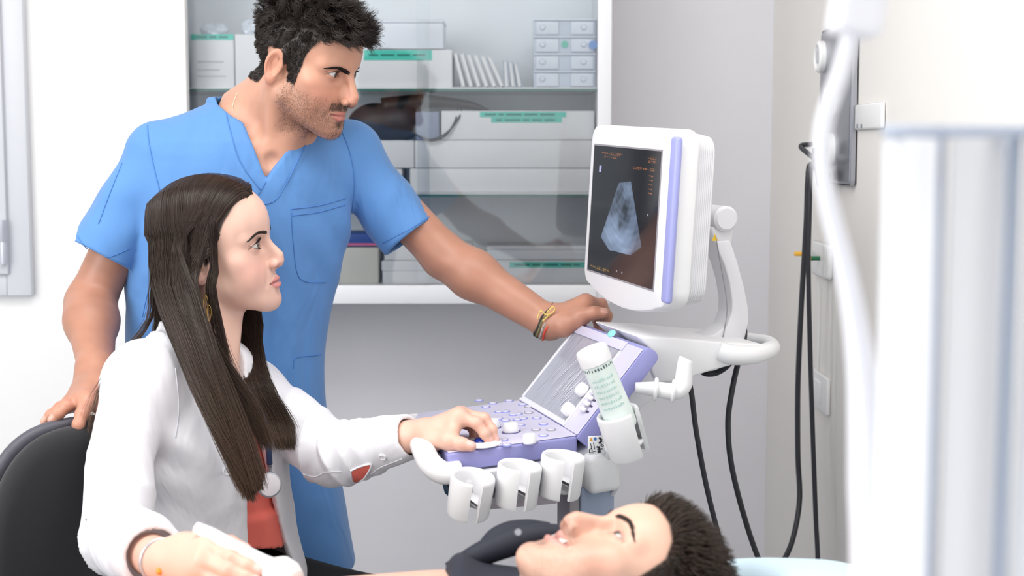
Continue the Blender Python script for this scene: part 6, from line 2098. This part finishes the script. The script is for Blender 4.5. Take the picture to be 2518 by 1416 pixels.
# stethoscope round the neck
M_tubeb = mat('stethoscope_navy', srgb(38, 56, 92), .3)
stt = empty('stethoscope', tuple(P(660, 1190, 2.24))); tag(stt, 'navy stethoscope with a round steel chest piece hanging on the coral blouse', 'stethoscope')
fb = lambda p: np.minimum(wom_coat(p, False), blouse(p))
sp = [cast(px, py, fb, 2.0, 2.6, off=.006) for px, py in ((644, 985), (648, 1020), (655, 1060), (661, 1100), (664, 1140))]
sp = [P(620, 930, sp[0][1] + .03)] + [np.array(q) - (0, .003, 0) for q in sp]
tube('tubing', sp, .0050, M_tubeb, stt, 40, 12)
dc = P(661, 1192, min(sp[-1][1], 2.3) - .006)
nd_ = np.array([.42, -.88, .15]); nd_ /= np.linalg.norm(nd_)
tube('stem', [sp[-1] + (0, 0, .002), P(663, 1152, sp[-1][1] - .002), P(662, 1166, dc[1] + .004)], [.0042, .0038, .0034], M_steel, stt, 10, 12)
cp_ = lathe('chest_piece', [(0, -.004), (.014, -.004), (.0200, -.001), (.0212, .002), (.0205, .005), (.0185, .0058), (0, .0058)], M_steel, stt, tuple(dc), tuple(nd_), 40)
lathe('diaphragm', [(0, .0068), (.0160, .0068), (.0178, .0062), (.0178, .0050), (0, .0050)], mat('diaphragm_white', srgb(226, 222, 228), .3), cp_, tuple(dc), tuple(nd_), 40)

# ultrasound probe in the near hand
M_probe = mat('probe_white', srgb(240, 240, 240), .35)
pr = empty('ultrasound_probe', tuple(P(690, 1420, 1.735))); tag(pr, 'white handheld ultrasound probe held against the bare skin', 'probe')
tube('probe_handle', [P(482, 1296, 1.775), P(520, 1316, 1.768), P(580, 1350, 1.756), P(640, 1382, 1.745), P(672, 1400, 1.738)], [.0075, .0098, .0105, .0115, .0145], M_probe, pr, 30, 18)
tube('probe_head', [P(664, 1396, 1.740), P(682, 1408, 1.734), P(705, 1424, 1.728), P(722, 1436, 1.722)], [.0150, .0235, .0240, .0180], M_probe, pr, 16, 20)
# bracelet with an orange bead on the same wrist
wv = (wrw - wre) / np.linalg.norm(wrw - wre)
n1 = np.cross(wv, [0, 0, 1.0]); n1 /= np.linalg.norm(n1); n2 = np.cross(wv, n1)
a = np.linspace(0, 2 * np.pi, 41)
C = wrw + wv * .006 + .0285 * (np.cos(a)[:, None] * n1 + np.sin(a)[:, None] * n2)
V, Fc = tube_data(C, .0026, 10, False)
bl = empty('bracelet', tuple(wrw)); tag(bl, 'silver bracelet with an orange bead on the wrist holding the probe', 'bracelet')
pydata('band', V, Fc, mat('silver', srgb(196, 194, 198), .3, .8), bl, True)
qb = P(392, 1404, 1.775)
lathe('bead', [(0, -.005), (.003, -.0042), (.005, 0), (.003, .0042), (0, .005)], mat('bead_orange', srgb(244, 150, 50), .35), bl, tuple(qb), (0, 0, 1), 18)

# =====================================================================================================  lying patient
PAT = dict(jaw=1.06, brow=1.1, nose_tip=(.1130, -.0430), nose_bridge=.0830, smile=1.0, mouth_z=-.0665, mouth_w=.0300, open=.0060, corner=.0050, lip=.85, chin_z=-.1050, chin_y=.0790, liner_w=.5, stub_c=(.25, .14, .10), moust=.30, eye_open=.85)
R_ = np.array([[-.3198, -.2619, .9106], [.9456, -.0278, .3241], [-.0596, .9647, .2566]])
U_, _s, Vt_ = np.linalg.svd(R_); R_ = U_ @ Vt_
pfr = dict(o=vec(.1332, 1.68, .8232), R=R_, s=.96)
rp = np.random.default_rng(37)
pat = empty('person', (.1, 1.66, .66)); tag(pat, 'smiling man with dark hair lying on the couch in a dark navy shirt', 'person')
chest = vec(P(1130, 1480, 1.66)[0], 1.68, .728)
def pat_torso(p, grow=0.0):
    d = ell(p, chest, (.30 + grow, .185 + grow, .105 + grow))
    d = smin(d, ell(p, chest + (-.36, 0, -.012), (.34 + grow, .170 + grow, .100 + grow)), .06)
    d = smin(d, ell(p, chest + (-.80, 0, -.03), (.30, .175, .085)), .06)
    d = smin(d, cap(p, chest + (.10, .16, -.02), chest + (-.20, .24, -.04), .055 + grow, .045 + grow), .05)
    d = smin(d, cap(p, chest + (.10, -.16, -.02), chest + (-.20, -.24, -.04), .055 + grow, .045 + grow), .05)
    return np.maximum(d, .662 - p[:, 2])
pn0, pn1 = to_world((0, -.022, -.058), pfr), chest + (.20, .01, .01)
def pat_body(p):
    d = head_near(to_local(p, pfr), PAT)
    n_ = cap(p, pn0, pn1, .054, .062)
    d = smin(d, n_, .018)
    return smin(d, pat_torso(p), .03)
def hairmask_p(L):
    x = np.abs(L[:, 0]); y = L[:, 1]; z = L[:, 2]
    zmin = np.interp(y, [-.12, -.05, -.046, -.004, .006, .020, .030, .040, .055, .070, .10], [-.06, -.05, .024, .026, -.030, -.032, .000, .040, .058, .066, .070])
    return sstep(-.003, .004, z - zmin) * (x < .078 + .01 * (z > .03))
Vp, Qp = surface(pat_body, pfr['o'] - (.16, .16, .15), pfr['o'] + (.15, .15, .15), .0018, snap=1, margin=2.2)
SK_P = np.array([.80, .49, .37])
cpp = face_color(to_local(Vp, pfr), PAT, SK_P, (.66, .30, .26), (.80, .33, .25), None, HC_M * 1.2, hairmask_p, .35)
Vt, Qt = surface(lambda p: np.maximum(pat_torso(p), p[:, 0] - P(1150, 0, 1.66)[0]), chest - (1.1, .34, .13), chest + (.05, .34, .15), .008, snap=1)
ctt = np.tile(np.append(SK_P * 1.0, 1), (len(Vt), 1))
Vx, Qx = merge_parts([(Vp, Qp), (Vt, Qt)])
Qx = bridge(Vx, Qx, [(Vp, Qp), (Vt, Qt)], [chest + (.0, .0, .05)])
pydata('body', Vx, Qx, M_skin, pat, True, True, np.concatenate([cpp, ctt]))
for s in (1, -1):
    eyeball('eye', pfr, s, (-.10, 1, .25), (.05, .035, .025), pat)
br = np.concatenate([brow_strands(pfr, PAT, s, (.0100, .0140), (.031, .0210), (.0505, .0140), .0034, 300, .0070, rp) for s in (1, -1)])
strands_mesh('eyebrow', br, .00028, M_hair, pat, col=np.tile([.03, .02, .015, 1], (len(br), 1)))
xx = np.linspace(-.022, .022, 13)
tt = np.array([(x, PAT['mouth_y'] if 'mouth_y' in PAT else .0925 - 6 * x * x, z + .005 * (x / .03) ** 2) for z in (PAT['mouth_z'] - .0035, PAT['mouth_z'] + .0060) for x in xx])
pydata('teeth', to_world(tt, pfr), [[i, i + 1, 13 + i + 1, 13 + i] for i in range(12)], mat('teeth_white'), pat, True)
Np = vnormals(Vp, Qp); Lp = to_local(Vp, pfr)
hm = hairmask_p(Lp) * (np.linalg.norm(Lp - (0, -.01, .03), axis=1) < .15) * (Lp[:, 2] > -.07)
idx = grow(hm ** 2, 7500, rp)
lr = Lp[idx]; nl = Np[idx] @ pfr['R']
topw = sstep(.04, .08, lr[:, 2]); frt = sstep(0, .06, lr[:, 1])
dl = nl * .75 + np.stack([0 * topw, -.25 * (1 - topw) + .15 * topw * frt, .45 * frt - .4 * (1 - topw)], 1) + rp.normal(0, .14, lr.shape)
dl /= np.linalg.norm(dl, axis=1, keepdims=True)
C = curl_strands(lr, dl, .010 + .020 * topw * rp.uniform(.7, 1.2, len(idx)), 6, .0006 + .0016 * topw, 5, np.stack([0 * topw, -.35 * topw, .1 * topw], 1), rp)
C = to_world(C.reshape(-1, 3), pfr).reshape(C.shape)
v_ = rp.uniform(.6, 1.8, (len(idx), 1))
strands_mesh('hair', C, rp.uniform(.0005, .0008, len(idx)), M_hair, pat, col=np.concatenate([np.clip(np.array([[.040, .026, .019]]) * v_, 0, 1), np.ones_like(v_)], 1), kind='stuff')
# dark shirt pushed up over the chest, with an open collar
M_navy = mat('shirt_navy', srgb(34, 38, 52), .7, bump=.2, bscale=500, bdist=.0006)
def pat_shirt(p):
    d = pat_torso(p, .008)
    xe = P(1090, 0, 1.68)[0]
    d = d - (.012 * np.exp(-((p[:, 0] - xe - .015) / .02) ** 2)).astype(F32)
    d = smax(d, xe - p[:, 0] + .010 * noise3(p, 30, 71), .02)
    d = d + .0035 * noise3(p * np.array([.6, 1, 1], F32), 55, 72)
    d = smax(d, -cap(p, pn0, pn1, .064, .070), .006)
    return d
shp = sdf_obj('shirt', pat_shirt, chest - (.30, .36, .13), chest + (.34, .36, .16), .0055, M_navy, pat, snap=1)
# collar: a folded band that stands beside the jaw on both sides
for cl0 in ([P(1105, 1405, 1.76), P(1180, 1364, 1.77), P(1250, 1336, 1.78), P(1320, 1318, 1.79), P(1390, 1312, 1.80)],
            [P(1190, 1352, 1.80), P(1230, 1322, 1.81), P(1290, 1308, 1.82), P(1350, 1306, 1.83)]):
    tube('collar', cl0, [.012, .016, .018, .016, .012], M_navy, shp, 30, 14)
b0 = P(1274, 1309, 1.755)
lathe('snap_button', [(0, .002), (.004, .002), (.005, 0), (0, 0)], M_steel, shp, tuple(b0), (0, -1, .3), 16)
# ---------------------------------------------------------------- chair
M_seatf = mat('chair_black_fabric', srgb(30, 30, 34), .85, bump=.4, bscale=900, sheen=.2)
M_shell = mat('chair_grey_shell', srgb(84, 84, 94), .45)
CY = math.radians(48)                                   # direction the chair faces: mostly +X and a little towards the camera
cf = np.array([math.cos(-CY), math.sin(-CY), 0]); cl = np.array([-cf[1], cf[0], 0])
cc = P(200, 1230, 2.275)
chair = empty('office_chair', (cc[0] + .22, cc[1], 0)); tag(chair, 'black upholstered office chair with grey plastic back shell behind the white coat', 'chair')
zt_ = P(150, 1028, 2.275)[2]
def chair_back(p, grow=0.0, off=0.0):
    q = p - np.array([cc[0], cc[1], zt_ - .25], F32)
    f = q @ cf.astype(F32) - off; l = q @ cl.astype(F32); z = q[:, 2]
    f = f + .35 * (l * l) * -1.0 + .05 * z - .25 * (z + .05) ** 2
    hw = .172 + grow; hh = .25 + grow
    n = 2.7
    rr = (np.abs(l / hw) ** n + np.abs(z / hh) ** n) ** (1 / n)
    d2 = (rr - 1) * .20
    return d2, f
def cushion(p):
    d2, f = chair_back(p, -.006)
    return smax(d2, np.abs(f - .012) - .026, .03)
def shellf(p):
    d2, f = chair_back(p)
    return smax(d2, np.abs(f + .026) - .012, .012)
lo, hi = np.array([cc[0] - .28, cc[1] - .30, zt_ - .54]), np.array([cc[0] + .28, cc[1] + .30, zt_ + .04])
sdf_obj('backrest_cushion', cushion, lo, hi, .006, M_seatf, chair)
sdf_obj('backrest_shell', shellf, lo, hi, .006, M_shell, chair)
sc_ = np.array([cc[0], cc[1], 0]) + cf * .27
def seatf(p):
    q = p - np.array([sc_[0], sc_[1], .455], F32)
    f = q @ cf.astype(F32); l = q @ cl.astype(F32)
    rr = (np.abs(l / .24) ** 3 + np.abs(f / .235) ** 3) ** (1 / 3)
    return smax((rr - 1) * .23, np.abs(q[:, 2]) - .035, .04)
sdf_obj('seat', seatf, sc_ - (.3, .3, -.39), sc_ + (.3, .3, .53), .010, M_seatf, chair)
tube('back_support', [np.array([cc[0], cc[1], zt_ - .42]) - cf * .045, np.array([cc[0], cc[1], .44]) - cf * .05, np.array([cc[0], cc[1], .40]) + cf * .05, sc_ + (0, 0, .41)], .018, M_shell, chair, 24, 12)
tube('gas_lift', [sc_ + (0, 0, .08), sc_ + (0, 0, .42)], .028, M_shell, chair, 4, 16)
for k in range(5):
    a = 2 * math.pi * k / 5 + .3
    e_ = sc_ + np.array([.28 * math.cos(a), .28 * math.sin(a), .07])
    lg = tube('leg', [sc_ + (0, 0, .10), (sc_ + e_) / 2 + (0, 0, .05), e_], [.03, .024, .018], M_shell, chair, 10, 10)
    lathe('caster', [(0, -.012), (.024, -.012), (.028, -.006), (.028, .006), (.024, .012), (0, .012)], M_cable, lg, tuple(e_ + (0, 0, -.042)), (math.sin(a), -math.cos(a), 0), 16)

# ---------------------------------------------------------------- examination couch and pillow
M_couch = mat('couch_vinyl', srgb(176, 200, 214), .45)
M_sheet = mat('couch_paper', srgb(226, 236, 242), .8, bump=.3, bscale=40, bdist=.004)
ct = .66
couch = empty('examination_couch', (-.25, 1.62, 0)); tag(couch, 'pale blue padded examination couch under the lying patient', 'couch')
box('mattress', (-1.45, 1.33, ct - .09), (.60, 1.93, ct), M_couch, couch, .03, 4)
box('couch_frame', (-1.40, 1.38, ct - .15), (.57, 1.88, ct - .091), M_mw2, couch, .01)
for (x, y) in ((-1.3, 1.43), (-1.3, 1.83), (.48, 1.43), (.48, 1.83)):
    tube('leg', [(x, y, 0), (x, y, ct - .15)], .022, M_steel, couch, 4, 14)
pc = np.array([.345, 1.68, ct + .080])
def pillow(p):
    q = (p - pc.astype(F32))
    n = 2.6
    rr = (np.abs(q[:, 0] / .19) ** n + np.abs(q[:, 1] / .235) ** n) ** (1 / n)
    h = .098 * np.sqrt(np.clip(1 - rr ** 2.2, 0, 1)) 
    d = smax((rr - 1) * .16, np.abs(q[:, 2]) - h, .01)
    d = smax(d, -ell(p, (.175, 1.70, .86), (.145, .17, .165)), .03)
    return np.maximum(d, ct + .001 - p[:, 2]) + .0015 * noise3(p, 55, 9)
tag(sdf_obj('pillow', pillow, pc - (.23, .27, .10), pc + (.23, .27, .13), .006, mat('pillow_pale_blue', srgb(205, 228, 240), .8, bump=.2, bscale=60, bdist=.003)), 'pale blue pillow under the lying head at the end of the couch', 'pillow')

# ---------------------------------------------------------------- cables from the wall panel
q = on_wall(2064, 420)
def hang(name, label, pts, r):
    return tag(tube(name, pts, r, M_cable, None, 90, 10), label, 'cable', 'cables hanging from the wall panel')
hang('hanging_cable', 'black cable curving from the wall panel down and back towards the machine', [(WR - .03, q[1] - .005, q[2] + .0), (WR - .035, q[1] + .02, q[2] - .03), P(2010, 420, 2.93), P(1992, 405, 3.0), P(1986, 450, 3.0), P(1982, 560, 3.0), P(1970, 760, 3.0), P(1962, 950, 3.0), P(1962, 1120, 2.98), P(1966, 1230, 2.95), P(1948, 1330, 2.90), P(1918, 1395, 2.85), P(1895, 1440, 2.8), P(1870, 1480, 2.75)], .0058)
hang('hanging_cable', 'black cable falling straight to the floor beside the wall switch', [(WR - .055, q[1] + .015, q[2] + .055), (WR - .075, q[1] + .03, q[2] + .05), P(2005, 395, 2.90), P(1994, 420, 2.955), P(1990, 540, 2.955), P(1988, 660, 2.955), P(1992, 860, 2.96), P(1999, 1080, 2.95), P(2006, 1270, 2.93), P(2012, 1420, 2.9), P(2014, 1800, 2.88)], .0052)

# ---------------------------------------------------------------- lamp arm and folding screen close to the camera
M_lamp = mat('lamp_white', srgb(244, 244, 250), .4)
LY = .89
lamp = empty('examination_lamp', tuple(P(2180, 1416, LY) * np.array([1, 1, 0]))); tag(lamp, 'white examination lamp with a long curved arm beside the folding screen', 'lamp')
tube('arm', [P(2098, 60, LY), P(2070, 170, LY), P(2030, 290, LY), P(2022, 400, LY), P(2042, 520, LY), P(2078, 660, LY), P(2104, 800, LY), P(2124, 950, LY), P(2140, 1200, LY), P(2150, 1500, LY), P(2152, 2600, LY)], [.0055, .0055, .0055, .0058, .006, .0065, .0075, .010, .014, .015, .015], M_lamp, lamp, 70, 18)
def lamp_head(p):
    q = p - P(2108, 20, LY).astype(F32)
    a = math.radians(8); ca, sa = math.cos(a), math.sin(a)
    x = q[:, 0] * ca - q[:, 2] * sa; z = q[:, 0] * sa + q[:, 2] * ca
    dd = np.stack([np.abs(x) - .0105, np.abs(q[:, 1]) - .014, np.abs(z - .035) - .048], 1)
    return np.sqrt((np.maximum(dd, 0) ** 2).sum(1)) + np.minimum(dd.max(1), 0) - .004
sdf_obj('lamp_head', lamp_head, P(2108, 20, LY) - .11, P(2108, 20, LY) + .13, .003, M_lamp, lamp)
lathe('base', [(0, .02), (.045, .02), (.055, .012), (.06, 0), (0, 0)], M_lamp, lamp, tuple(P(2152, 2600, LY) * np.array([1, 1, 0])), (0, 0, 1), 32)

SY = .80
zt2 = P(2300, 322, SY)[2]
M_cur = mat('screen_fabric_white', srgb(238, 240, 246), .7)
M_post = mat('screen_frame_steel', srgb(186, 196, 214), .4, .15)
scr = empty('folding_screen', tuple(P(2330, 1416, SY) * np.array([1, 1, 0]))); tag(scr, 'white pleated folding privacy screen with steel uprights close to the camera', 'screen')
def pleat(name, xa, xb, ya, yb, zb_, zt__, npl, amp):
    n = npl * 8 + 1
    V, Fc = [], []
    s = np.linspace(0, 1, n)
    dx, dy = xb - xa, yb - ya
    nn = np.array([-dy, dx]) / math.hypot(dx, dy)
    for side in (0, 1):
        for i in range(n):
            o = amp * math.cos(2 * math.pi * npl * s[i]) + (.0015 if side else 0)
            x, y = xa + dx * s[i] + nn[0] * o, ya + dy * s[i] + nn[1] * o
            V += [(x, y, zb_), (x, y, zt__)]
    for side in (0, 1):
        b = side * 2 * n
        for i in range(n - 1):
            f = [b + 2 * i, b + 2 * i + 2, b + 2 * i + 3, b + 2 * i + 1]
            Fc.append(f if side == 0 else f[::-1])
    for i in range(n - 1):
        Fc.append([2 * i + 1, 2 * i + 3, 2 * n + 2 * i + 3, 2 * n + 2 * i + 1])
    return pydata(name, V, Fc, M_cur, scr, True)
xs = [P(px, 700, SY)[0] for px in (2150, 2304, 2500, 2700)]
for k in range(3):
    dy = .02 if k % 2 else -.02
    pleat('fabric_panel', xs[k] + .005, xs[k + 1] - .005, SY - dy * .4, SY + dy * .4, .18, zt2 - .004, 1, .0020)
for k, x in enumerate(xs[1:]):
    tube('upright', [(x, SY + (.012 if k % 2 else .006), .03), (x, SY + (.012 if k % 2 else .006), zt2 + .003)], .0045, M_post, scr, 4, 14)
tube('top_rail', [(xs[0] + .004, SY + .004, zt2), (xs[-1], SY + .004, zt2)], .0035, M_post, scr, 6, 12)
tube('bottom_rail', [(xs[0], SY + .004, .17), (xs[-1], SY + .004, .17)], .0045, M_post, scr, 6, 12)
for x in (xs[2], xs[3]):
    tube('foot', [(x, SY - .16, .022), (x, SY + .16, .022)], .012, M_post, scr, 4, 12)

# ---------------------------------------------------------------- out of view: side window added to back its area lamp, ceiling light panel
w2 = empty('unseen_window', (-2.6, .75, .95)); tag(w2, kind='structure')
for nm, lo_, hi_ in (('window_frame', (-2.6, -.40, 1.00), (-2.56, -.34, 2.60)), ('window_frame', (-2.6, 1.84, 1.00), (-2.56, 1.90, 2.60)), ('window_frame', (-2.6, -.34, 1.00), (-2.56, 1.84, 1.06)), ('window_frame', (-2.6, -.34, 2.54), (-2.56, 1.84, 2.60)), ('window_frame', (-2.6, .72, 1.06), (-2.56, .78, 2.54))):
    box(nm, lo_, hi_, M_wframe, w2, .003)
for a_, b_ in ((-.34, .72), (.78, 1.84)):
    box('pane', (-2.595, a_, 1.06), (-2.585, b_, 2.54), M_glass, w2)
cl_t = empty('ceiling_light', (-.3, 1.75, 2.74)); tag(cl_t, 'large flat white ceiling light panel above the couch', 'ceiling light')
frame_x = ((-1.44, 1.11, .84, 1.15), (-1.44, 2.35, .84, 2.39), (-1.44, 1.15, -1.40, 2.35), (.80, 1.15, .84, 2.35))
for (x0, y0, x1_, y1_) in frame_x:
    box('panel_frame', (x0, y0, 2.728), (x1_, y1_, 2.7495), M_steel, cl_t, .002)
box('diffuser', (-1.40, 1.15, 2.735), (.80, 2.35, 2.745), M_lamp, cl_t)
